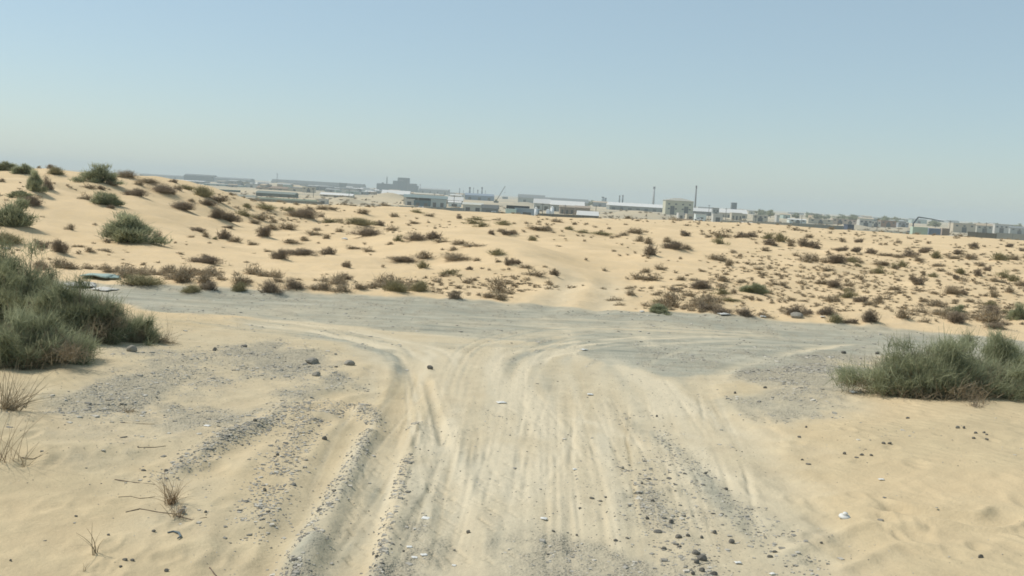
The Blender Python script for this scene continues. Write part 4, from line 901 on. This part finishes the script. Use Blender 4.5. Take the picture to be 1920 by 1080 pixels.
# left part
B('warehouse', 'warehouse', 345, 400, 327, 334, 'dark low warehouse on the horizon above the dune foot', G3, G3, doors=3, d=2600)
B('warehouse', 'warehouse', 262, 340, 327, 332, 'hazy pale warehouse on the horizon right of the dune crest', G2, G1, doors=3, d=3000)
B('warehouse', 'warehouse', 402, 470, 333, 341, 'hazy grey warehouse next to the dark one on the horizon', G2, G1, doors=4, d=2500)
B('warehouse', 'warehouse', 290, 380, 337, 343, 'long grey shed under the horizon beside the dune', G2, 'white', doors=5, d=1500)
B('warehouse', 'warehouse', 382, 452, 345, 352, 'grey-green long shed over the brown roof', TEAL, G2, doors=4, d=1300)
B('shed', 'shed', 410, 446, 356, 366, 'dark green shed at the left end of the pale wall', (.15, .19, .16), (.17, .21, .18), doors=2, d=760)
B('warehouse', 'warehouse', 480, 552, 359, 371, 'dark green-grey long warehouse behind the pale green wall', (.16, .19, .17), (.19, .22, .20), doors=4, d=640, rh=.4)
B('warehouse', 'warehouse', 476, 531, 344, 351, 'white-roofed long warehouse under the left horizon', G2, 'white', doors=4, d=1600, rh=.55)
B('warehouse', 'warehouse', 480, 571, 350, 357, 'brown-roofed long warehouse below the white-roofed one', TAN, (.26, .19, .14), doors=5, d=1150, rh=.5)
B('warehouse', 'warehouse', 508, 600, 338, 346, 'long dark hazy roof on the horizon left', G1, G3, doors=5, d=2500, rh=.5)
B('warehouse', 'warehouse', 598, 682, 343, 353, 'long dark hazy roof on the horizon continuing to the right', G1, G3, doors=5, d=2400, rh=.5)
B('house', 'house', 567, 590, 350, 361, 'small beige block right of the brown roof', CRM, CRM, 'flat', wins=3, d=1050)
B('shed', 'shed', 597, 613, 373, 381, 'small white box-like hut by the grey wall', WHT, WHT, 'flat', doors=1, d=480)
B('tower_house', 'building', 636, 650, 343, 354, 'small dark hazy tower on the left horizon', G1, G1, 'flat', doors=0, wins=2, d=2200)
B('warehouse', 'warehouse', 600, 660, 362, 369, 'pale warehouse above the white hut', CRM, 'white', doors=3, d=800, rh=.5)
wall_run(410, 480, 368, 370, 560, 'long white wall at the foot of the dark green shed', (.70, .71, .64))
wall_run(480, 594, 371, 378, 520, 'pale green wall in front of the dark green-grey warehouse', (.50, .56, .46))
wall_run(440, 600, 376, 381, 470, 'brown-grey wall nearest the dune foot', (.24, .24, .20))
# factory
def factory():
    d = 2900; X, Z = spot(745, 352, d); g = float(Hb(X, d)); o = empty('factory', (X, d, g)); px = lambda v: (v-745)/F*d; z = lambda x_, y_: spot(x_, y_, d)[1]-g
    m1 = cm((.05, .065, .07)); m2 = cm((.06, .075, .08)); m3 = cm((.04, .055, .06))
    for nm, a0, a1, yt, dd, m_ in (('low_wing', 708, 738.5, 344.5, 40, m1), ('main_hall', 738, 747.5, 339, 46, m2), ('tower_block', 747, 766, 333.5, 52, m3), ('right_wing', 765.6, 780, 344.5, 44, m2), ('end_block', 779.6, 783.5, 348.5, 40, m1)):
        b = MB(); b.box(px(a0), px(a1), -dd/2, dd/2, -2, z((a0+a1)/2, yt)); b.build(nm, m_, o)
    b = MB(); b.box(px(750), px(757), -30, -26.1, z(753, 340), z(753, 337)); b.build('window_band', GLASS, o)
    b = MB(); b.tube([(px(725), 0, 2), (px(725), 0, z(725, 331))], [2.2, 1.2], 8); b.build('chimney', m1, o)
    b = MB(); b.box(px(716), px(719), -8, 8, z(717, 344.4), z(717, 342)); b.build('roof_hut', m2, o)
    tag(o, 'big dark blue-grey factory complex with stepped tower on the hazy horizon', 'factory')
factory()
B('warehouse', 'warehouse', 716, 768, 357, 366, 'pale warehouse just below the dark factory', CRM, 'white', doors=4, d=1000, rh=.5)
B('shed', 'shed', 776, 822, 362, 367, 'pale low shed right below the dark factory', CRM, CRM, doors=3, d=1100)
B('canopy', 'canopy', 757, 838, 366, 376, 'long canopy with pale blue roof and dark shade beneath', G1, (.50, .62, .66), 'canopy', d=620, doors=0, deep=.35)
B('shed', 'shed', 759, 776, 373, 382, 'small white shed under the left end of the blue canopy', WHT, WHT, 'flat', d=600)
B('shed', 'shed', 776, 806, 376, 383, 'teal shed under the blue canopy', (.12, .18, .20), (.11, .17, .19), 'flat', doors=2, d=590)  # teal darkened in colour to carry the shade beneath the canopy
B('shed', 'shed', 808, 836, 374, 382, 'pale blue shed at the right end of the blue canopy', (.36, .42, .42), (.36, .42, .42), 'flat', doors=2, d=585)
B('warehouse', 'warehouse', 786, 842, 353, 360, 'hazy grey warehouse on the horizon right of the factory', G2, G2, doors=4, d=2400)
B('warehouse', 'warehouse', 838, 868, 369, 376, 'white-roofed shed right of the blue canopy', G2, 'white', doors=2, d=760, rh=.5)
B('shed', 'shed', 841, 864, 377, 382, 'small bluish shed behind the cream one', (.55, .62, .64), 'white', doors=1, d=640)
B('shed', 'shed', 868, 905, 380, 392, 'cream shed left of the dark-roofed one', (.55, .54, .46), (.5, .5, .44), doors=2, d=500)
B('shed', 'shed', 904, 934, 384, 393, 'dark-roofed shed with pale door left of the crane foot', G1, G3, doors=1, d=480, rh=.4)
wall_run(748, 870, 386, 390, 500, 'grey wall below the blue canopy', (.26, .28, .26))
wall_run(795, 962, 392, 399, 455, 'long grey-brown wall below the cream shed', (.27, .27, .24))
B('warehouse', 'warehouse', 872, 926, 363, 377, 'blue-grey plant hall behind the cluster of poles', (.24, .30, .36), (.22, .27, .33), doors=3, d=1300, rh=.3)
for i, (px, yt, wd) in enumerate([(862, 353, .7), (869, 357, .4), (881, 351, 1.6), (888, 352, .5), (896, 356, 1.0), (904, 351, 1.2), (910, 357, .4)]):
    stack(px, yt, 370, 1420, wd, f"{['leftmost thin', 'short thin second', 'thickest', 'slim fourth', 'stubby fifth', 'tall sixth', 'rightmost short'][i]} pole in the cluster over the blue-grey hall", nm='mast', col=(.24, .27, .29))
stack(520, 325, 341, 2300, 1.0, 'thin faint mast on the horizon over the left roofs', nm='mast')
stack(788, 345, 356, 2400, 1.0, 'short faint mast right of the dark factory', nm='mast')
# crane
def crane():
    d = 1100; X, Z = spot(931, 378, d); g = float(Hb(X, d)); o = empty('crane', (X, d, g)); k = F/d; m_ = cm((.09, .09, .085)); base = Z-g
    a = MB(); a.box(-3, 2.2, -1.6, 1.6, -1, max(base, 1.6)); a.build('carrier', m_, o); a = MB(); a.box(-1.8, .9, -1.3, 1.3, max(base, 1.6)+.02, max(base, 1.6)+2); a.build('cab', cm((.30, .27, .16)), o)
    tx = (945.5-931)/k; tz = spot(945, 349, d)[1]-g; a = MB(); n_ = 9
    for off in ((-.3, -.3), (.3, -.3), (.3, .3), (-.3, .3)): a.tube([(0+off[0], off[1], base+1.5), (tx+off[0]*.5, off[1]*.5, tz)], .17, 4)
    for q in range(n_):
        u0, u1 = q/n_, (q+1)/n_; p0 = (tx*u0+(.3 if q % 2 else -.3), -.3, base+1.5+(tz-base-1.5)*u0); p1 = (tx*u1+(-.3 if q % 2 else .3), .3, base+1.5+(tz-base-1.5)*u1); a.tube([p0, p1], .1, 4)
    a.build('boom', m_, o); a = MB(); a.tube([(tx, 0, tz), (tx+.1, 0, tz-6.5)], .07, 4); a.box(tx-.25, tx+.35, -.25, .25, tz-7.2, tz-6.5); a.build('hook_line', m_, o)
    tag(o, 'mobile crane with slanted lattice boom raised against the sky', 'crane')
crane()
# middle
B('warehouse', 'warehouse', 972, 1022, 365, 385, 'tall grey hall with dark roof at the left end of the long roof', (.42, .44, .40), G1, 'barrel', doors=2, d=1300, deep=.7)
B('warehouse', 'warehouse', 1016, 1104, 372, 384, 'long grey roofed hall sloping away right of the crane', (.36, .38, .36), G1, doors=6, d=1000, rh=.4)
B('warehouse', 'warehouse', 1002, 1032, 373, 384, 'hall with gleaming white roof in front of the grey barrel roof', (.45, .47, .44), 'white', doors=2, d=690, rh=.4)
B('warehouse', 'warehouse', 1034, 1096, 377, 389, 'hall with long gleaming white roof above the brown sheds', (.36, .37, .34), 'white', doors=5, d=680, rh=.4)
B('shed', 'shed', 1050, 1077, 385, 396, 'left brown open shed below the long white roof', (.30, .26, .21), (.33, .28, .22), doors=3, d=600)
B('shed', 'shed', 1079, 1107, 386, 398, 'right brown open shed below the long white roof', (.32, .27, .22), (.35, .29, .23), doors=3, d=590)
B('canopy', 'canopy', 950, 993, 386, 394, 'flat black canopy over the teal-walled yard building', G3, (.05, .055, .055), 'canopy', d=450, doors=0, deep=.3)
B('yard_building', 'building', 948, 968, 392, 407, 'pale teal yard building left of the dark opening', (.50, .62, .57), (.45, .55, .52), 'flat', d=440, doors=0)
B('yard_building', 'building', 966, 1012, 391, 407, 'blue-grey yard building with a wide dark opening', (.32, .38, .42), (.35, .40, .42), 'flat', d=446, doors=1)
def tank(px, yt, d, rad, label, cap=True):
    X, Z = spot(px, yt, d); g = float(Hb(X, d)); h = Z-g; o = empty('storage_tank', (X, d, g)); a = MB(); a.tube([(0, 0, -.5), (0, 0, h*.85)], rad, 16); a.build('shell', cm((.72, .74, .74)), o, True)
    b = MB(); b.tube([(0, 0, h*.85+.01), (0, 0, h*.95), (0, 0, h)], [rad*1.05, rad*.6, rad*.15], 16); b.build('cap', cm((.80, .80, .78)), o, True); tag(o, label, 'tank', 'white tanks in the yard')
tank(1005.5, 388, 438, .7, 'slim white tank right of the dark opening'); tank(1036, 387, 500, .9, 'white tank with bright cap below the long white roof'); tank(1028, 392, 500, 1.0, 'lower white tank left of the bright-capped one')
wall_run(1008, 1122, 400, 405, 425, 'long dark wall closing the yard below the white roofs', (.13, .13, .11))
B('warehouse', 'warehouse', 1084, 1122, 396, 403, 'bright white low building at the right end of the dark wall', WHT, 'white', doors=2, d=470, rh=.5)
stack(1130.5, 369, 384, 1900, 3.0, 'left of two grey silos on the horizon right of the long roof', nm='silo', col=(.3, .35, .36)); stack(1135.5, 371, 384, 1900, 2.6, 'right of two grey silos on the horizon right of the long roof', nm='silo', col=(.3, .35, .36))
stack(1162, 366.5, 382, 1700, 1.5, 'left one of the short twin chimneys over the white roof', col=(.2, .22, .23)); stack(1168, 366, 382, 1700, 1.5, 'right one of the short twin chimneys over the white roof', col=(.2, .22, .23))
stack(1227, 350, 388, 1700, 2.1, 'tall pale faded chimney left of the pitched-roof block', col=(.40, .40, .39)); stack(1306, 348, 391, 1100, 1.0, 'tall slender dark chimney right of the pitched-roof block', col=(.20, .20, .20))
B('warehouse', 'warehouse', 1142, 1250, 381.5, 395, 'very long warehouse with gleaming white roof left of the pitched-roof block', (.30, .31, .28), 'white', doors=7, d=1050, rh=.42, deep=.4, rz=.05)
B('office_block', 'building', 1249, 1301, 371.5, 402, 'square olive-beige block with low pitched roof and windows', (.50, .49, .38), (.36, .35, .30), 'hip', doors=2, wins=4, d=880, deep=.7)
B('warehouse', 'warehouse', 1300, 1338, 390.5, 398, 'white-roofed shed at the foot of the slender chimney', G1, 'white', doors=3, d=960, rh=.45)
B('shed', 'shed', 1337, 1349, 390, 402, 'small grey block between two white roofs', G2, G1, 'flat', wins=2, doors=1, d=820)
B('warehouse', 'warehouse', 1349, 1402, 392.5, 402, 'white-roofed warehouse right of the small grey block', CRM, 'white', doors=4, d=900, rh=.45)
B('tower_block', 'building', 1372.5, 1382, 380, 396, 'dark grey square tower above the right white roof', (.13, .15, .16), (.12, .13, .14), 'flat', doors=0, wins=1, d=1400)
B('shed', 'shed', 1305, 1325, 401, 410, 'pale bluish shed below the white-roofed shed', (.62, .68, .66), WHT, 'flat', doors=1, d=560)
B('shed', 'shed', 1338, 1356, 401, 409, 'white shed below the small grey block', WHT, WHT, 'flat', d=600); B('shed', 'shed', 1372, 1392, 399, 405, 'cream row of rooms below the dark tower', CRM, CRM, 'flat', doors=3, d=760)
B('shed', 'shed', 1272, 1283, 399, 406, 'tiny white hut in front of the pitched-roof block', WHT, WHT, 'flat', d=640); B('shed', 'shed', 1288, 1302, 401, 408, 'small cream hut at the right foot of the pitched-roof block', CRM, WHT, 'flat', d=620)
B('shed', 'shed', 1276, 1296, 411, 417, 'small brown-roofed shed on the sand below the block', TAN, (.24, .17, .11), d=420)
# right part
wall_run(1352, 1480, 413, 418, 470, 'low grey wall below the right white roofs', (.34, .33, .28)); wall_run(1468, 1585, 417, 424, 480, 'low dark wall below the tree line', (.24, .25, .22))
B('shed', 'shed', 1394, 1412, 417, 422, 'bright low hut in front of the low grey wall', WHT, 'white', d=430)
B('water_tower', 'tower', 1456.5, 1461.5, 403, 414, 'slim white tower rising from the tree line', WHT, WHT, 'flat', doors=0, wins=0, d=760)
for i, (x0, x1, yt, c_, rf, k, lab) in enumerate([(1412, 1440, 404, CRM, WHT, 'flat', 'cream flat house at the left end of the tree line'), (1480, 1512, 409, (.60, .64, .60), 'white', 'shed', 'pale green-white shed under the tree line'), (1516, 1562, 412, CRM, CRM, 'flat', 'long cream row of houses under the tree line'),
    (1562, 1590, 411, (.5, .42, .34), CRM, 'flat', 'tan house left of the pinkish one'), (1583, 1606, 413, (.56, .47, .41), (.5, .4, .34), 'flat', 'pinkish house with a dark box in front'), (1612, 1636, 413, WHT, CRM, 'flat', 'white house right of the pinkish one'),
    (1634, 1652, 415, (.66, .62, .52), WHT, 'flat', 'cream house beside the red-brown block'), (1652, 1681, 415, (.33, .22, .16), (.30, .20, .15), 'flat', 'red-brown block among the pale houses'), (1684, 1704, 416, (.30, .33, .36), (.28, .30, .33), 'flat', 'blue-grey house right of the red-brown block'),
    (1788, 1830, 418, (.52, .46, .36), CRM, 'flat', 'sand coloured house right of the bent boom'), (1832, 1862, 420, (.45, .44, .38), TAN, 'shed', 'olive-roofed house near the white blocks'), (1866, 1892, 420, WHT, WHT, 'flat', 'white block near the right frame edge'), (1894, 1930, 424, (.38, .40, .38), G1, 'shed', 'grey shed cut by the right frame edge')]):
    B('house', 'house', x0, x1, yt, yt+12, lab, c_, rf, k, doors=1, wins=3, d=760+(i*37) % 160)
B('shed', 'shed', 1590, 1602, 421, 431, 'dark blue box-like shed by the pinkish house', (.08, .10, .14), (.08, .1, .13), 'flat', d=470)
wall_run(1606, 1736, 430.5, 437, 400, 'long pale grey wall below the pale houses', (.48, .49, .44)); wall_run(1814, 1868, 434, 438, 400, 'dark wall right of the parked truck', (.16, .15, .12)); wall_run(1868, 1960, 436, 442, 410, 'grey wall at the right frame edge', (.34, .34, .30))
def container(x0, x1, yt, d, label, col):
    X, Y, g, w, h = place(x0, x1, yt, yt+12, d); o = empty('shipping_container', (X, Y, g), .05); a = MB(); n_ = 24; a.box(-w/2, w/2, -1.2, 1.2, -.3, h)
    for k in range(n_): xx = -w/2+w*(k+.25)/n_; a.box(xx, xx+w/n_*.5, -1.26, -1.201, 0, h*.95)
    a.build('body', cm(col), o); b = MB(); b.box(w/2+.005, w/2+.06, -1.1, 1.1, .1, h*.93); b.build('door', cm([v*.8 for v in col]), o); tag(o, label, 'container', 'containers in the right yard')
container(1709, 1738, 425.5, 395, 'pale green container below the bent boom', (.42, .52, .43)); container(1739, 1762, 428, 398, 'blue-grey container right of the pale green one', (.22, .27, .34)); container(1764, 1778, 428, 402, 'faded brown container right of the blue-grey one', (.36, .30, .25))
def pump():
    d = 560; X, Z = spot(1714, 424, d); g = float(Hb(X, d)); o = empty('boom_pump_truck', (X, d, g), 0); k = F/d; m_ = cm((.10, .12, .14)); q = lambda px, py: ((px-1714)/k, 0, spot(px, py, d)[1]-g)
    a = MB(); a.box(-3.2, 5, -1.2, 1.2, .7, 2.2); a.build('chassis', m_, o); a = MB(); a.box(5.02, 7, -1.2, 1.2, .8, 3.1); a.build('cab', cm((.7, .7, .68)), o)
    for xx in (-2.2, -1, 4.2, 6): a = MB(); a.tube([(xx, -1.3, .5), (xx, 1.3, .5)], .5, 12); a.build('wheel', cm((.05, .05, .05)), o)
    a = MB(); a.tube([(q(1712, 420)[0], 0, 2.2), q(1712, 419), q(1720.5, 407)], .42, 6); a.build('lower_boom', m_, o); a = MB(); a.tube([q(1720.5, 407), q(1745, 410.5), q(1768, 415)], [.36, .28, .18], 6); a.build('upper_boom', m_, o)
    tag(o, 'pump truck with a bent dark boom reaching right over the yard', 'truck')
pump()
def pole(px, yt, d, label):
    X, Z = spot(px, yt, d); g = float(Hb(X, d)); h = max(Z-g, 5); o = empty('utility_pole', (X, d, g)); a = MB(); a.tube([(0, 0, -.5), (0, 0, h)], [.22, .14], 8); a.build('shaft', cm((.16, .15, .14)), o)
    a = MB(); a.box(-1.1, 1.1, -.08, .08, h-.7, h-.5); a.build('crossarm', cm((.16, .15, .14)), o); tag(o, label, 'pole', 'utility poles of the town')
for a in [(588, 352, 700, 'utility pole left of the white hut'), (655, 355, 760, 'utility pole over the sand between striped sheds and factory'), (702, 352, 900, 'utility pole at the left foot of the dark factory'), (815, 362, 640, 'utility pole behind the blue canopy'), (852, 366, 620, 'utility pole at the right end of the blue canopy'),
          (1018, 381, 500, 'utility pole beside the yard building'), (1060, 384, 520, 'utility pole in front of the brown sheds'), (1118, 385, 560, 'utility pole at the end of the dark wall'), (1330, 384, 800, 'utility pole right of the slender chimney'), (1362, 390, 700, 'utility pole left of the square tower'), (1418, 396, 620, 'utility pole at the start of the tree line'),
          (1504, 403, 640, 'utility pole over the pale green-white shed'), (1572, 406, 600, 'utility pole between cream row and pinkish house'), (1646, 410, 560, 'utility pole beside the red-brown block'), (1782, 414, 560, 'utility pole right of the bent boom'), (1850, 417, 600, 'utility pole left of the white block near the frame edge')]: pole(*a)
def vehicle(px, py, d, L_, H_, label, col, nm='parked_car', box=False):
    X, Z = spot(px, py, d); g = float(Hb(X, d)); o = empty(nm, (X, d, g), rng.uniform(-.15, .15)); m_ = cm(col); a = MB()
    if box: a.box(-L_*.5, L_*.22, -1.1, 1.1, .8, H_)
    else:
        a.box(-L_/2, L_/2, -.85, .85, .35, H_*.58); a.gable(-L_*.32, L_*.3, -.7, .7, H_*.581, H_*.02, 'x', 0)
        a.add([(-L_*.34, -.75, H_*.58), (L_*.28, -.75, H_*.58), (L_*.28, .75, H_*.58), (-L_*.34, .75, H_*.58), (-L_*.24, -.62, H_), (L_*.14, -.62, H_), (L_*.14, .62, H_), (-L_*.24, .62, H_)], [(4,5,6,7),(0,1,5,4),(1,2,6,5),(2,3,7,6),(3,0,4,7)])
    a.build('body', m_, o)
    if box: a = MB(); a.box(L_*.24, L_*.5, -1, 1, .7, H_*.8); a.build('cab', cm((.65, .65, .62)), o)
    for s_ in (-.32, .32): a = MB(); a.tube([(L_*s_, -.9, .36), (L_*s_, .9, .36)], .36, 12); a.build('wheel', cm((.05, .05, .05)), o)
    a = MB(); a.box((L_*.3 if box else -L_*.2), (L_*.44 if box else L_*.1), -1.03 if box else -.78, -1.005 if box else -.755, H_*.52 if box else H_*.66, H_*.7 if box else H_*.86); a.build('window', GLASS, o)
    tag(o, label, 'truck' if box else 'car', 'vehicles in the yards')
vehicle(1797, 435, 385, 7, 3.2, 'white box truck left of the dark wall on the right', (.78, .78, .75), 'parked_truck', True); vehicle(1700, 430, 500, 5, 1.6, 'white car behind the pale grey wall', (.75, .76, .76)); vehicle(855, 380, 700, 6, 2.6, 'white truck between the blue canopy and the cream shed', (.75, .76, .76), 'parked_truck', True)
vehicle(927, 391, 470, 4.6, 1.6, 'white car in front of the dark-roofed shed', (.75, .76, .76)); vehicle(1310, 409, 520, 4.6, 1.7, 'white car below the pale bluish shed', (.7, .72, .72)); vehicle(790, 388, 495, 4.6, 1.6, 'white car by the grey wall below the canopy', (.75, .76, .76)); vehicle(1185, 412, 385, 5, 2, 'grey pickup at the foot of the sand mound', (.45, .46, .44))
# farther sheds and houses that fill the hazy plain
FILL = []
rf = np.random.default_rng(77)
for k in range(150):
    x = rf.uniform(430, 1920) if k % 3 else rf.uniform(400, 720); d = rf.choice([rf.uniform(1100, 1700), rf.uniform(1700, 3200)]); w = rf.uniform(9, 30); X, Z = spot(x, hor(x), d); FILL.append((x, d, w, rf.uniform(3.5, 7.5), int(rf.integers(0, 7))))
FILL.sort(); fc = {}
for f in FILL: fc.setdefault((next(c for c in COLS if c[0] <= f[0] < c[1])[2].replace('below', 'above'), f[1] > 1700, ['white', 'cream', 'grey', 'dark grey', 'tan', 'teal', 'grey'][f[4]]), []).append(f)
FCN = {'by the left frame edge': 'over the dune', 'past the round bush': 'over the dune'}
AREA = {c[2]: a for c, a in zip(COLS, ['', '', 'right of the dune foot', 'among the striped sheds', 'around the dark factory', 'around the blue canopy', 'around the crane', 'around the long grey roof', 'around the very long white roof', 'around the pitched-roof block', 'around the square tower', 'along the tree line', 'around the pale houses', 'around the bent boom', 'near the right frame edge'])}
for (col, far_, cw), L_ in fc.items():
    for i, (x, d, w, h, ci_) in enumerate(L_):
        X, Z = spot(x, hor(x), d); g = float(Hb(X, d)); wm = min(w/F*d, 60); dp = rf.uniform(10, 22); c_ = [(.6, .6, .56), CRM, G2, G1, TAN, TEAL, G2][ci_]; rfm = [WHITE_R, cm(G1), cm(G2), cm(TAN), cm(G3)][int(rf.integers(0, 5))]
        o = empty('distant_shed' if wm > 16 else 'distant_house', (X, d, g), rf.uniform(-.3, .3)); a = MB(); a.box(-wm/2, wm/2, -dp/2, dp/2, -1.5, h*.8); a.build('wall', cm(c_), o); b = MB(); b.gable(-wm/2, wm/2, -dp/2, dp/2, h*.8+.01, h*.22, 'x', .4); b.build('roof', rfm, o)
        c = MB(); c.box(-wm*.1, wm*.1, -dp/2-.06, -dp/2-.01, 0, h*.5); c.build('door', GLASS, o)
        base = AREA.get(col.replace('above', 'below'), '') or 'over the dune'; hz = 'hazy far' if far_ else 'nearer'
        kind_ = 'sheds' if len(L_) > 1 else 'shed'
        tag(o, (f"{nth(i, len(L_))} of the {hz} low {cw} {kind_} {base}" if len(L_) > 1 else f"only {hz} low {cw} shed {base}"), 'shed', 'low sheds filling the hazy plain')
# tree line on the right horizon
treeP = []
for v in range(3):
    r = np.random.default_rng(90+v); treeP.append(bush('crown', 'g', r, 1, 1, 26, 40, .16, .05, M_green, D_=1, up=.3, spread=.07, rand=.8, edge=.5)[0])
TR = MB(); TR.tube([(0, 0, -.1), (.02, 0, .25), (0, 0, .6)], [.06, .045, .02], 6)
tm = bpy.data.meshes.new('trunk'); tm.from_pydata(TR.v, [], TR.f); tm.materials.append(M_wood)
tx = sorted(list(rf.uniform(1402, 1700, 30))+list(rf.uniform(1735, 1915, 10))+[1105, 1112, 1440, 1446])
for i, x in enumerate(tx):
    d = rf.uniform(1050, 1500); X, Z = spot(x, hor(x), d); g = float(Hb(X, d)); h = rf.uniform(5.5, 9); w = rf.uniform(7, 15)
    o = empty('tree', (X, d, g), rf.uniform(0, 6)); t = obj('trunk', tm, o); t.scale = (6, 6, h*.9); c = obj('crown', treeP[i % 3], o); c.scale = (w, w, h*.8); c.location = (0, 0, h*.2)
    seg = [q for q in tx if (q < 1200) == (x < 1200) and (q > 1718) == (x > 1718)]; j = seg.index(x)
    half = 'at the end of the long grey roof' if x < 1200 else ('past the bent boom' if x > 1718 else 'along the horizon between square tower and bent boom')
    if 1200 < x <= 1718:
        A_ = [q for q in seg if (q < 1500) == (x < 1500) and (q < 1600) == (x < 1600)]; j = A_.index(x); seg = A_; half = 'left of the cream row' if x < 1500 else ('over the cream row' if x < 1600 else 'over the pale houses')
    tag(o, f"{nth(j, len(seg))} of the dark distant trees {half}", 'tree', 'dark trees on the horizon')

# ------------------------------------------------------------------ dusty air
lo = float(GZ.min())-1.0
mb = MB(); mb.box(-7800, 7800, -7800, 7800, lo, 62.0)
m = bpy.data.materials.new("dusty_air"); m.use_nodes = True; n = m.node_tree; n.nodes.clear()
out = n.nodes.new("ShaderNodeOutputMaterial"); pv = n.nodes.new("ShaderNodeVolumePrincipled")
pv.inputs["Color"].default_value = (.63, .73, .79, 1); pv.inputs["Density"].default_value = 0.00024; pv.inputs["Anisotropy"].default_value = 0.0
n.links.new(pv.outputs[0], out.inputs["Volume"])
tag(mb.build('haze', m), kind='stuff')
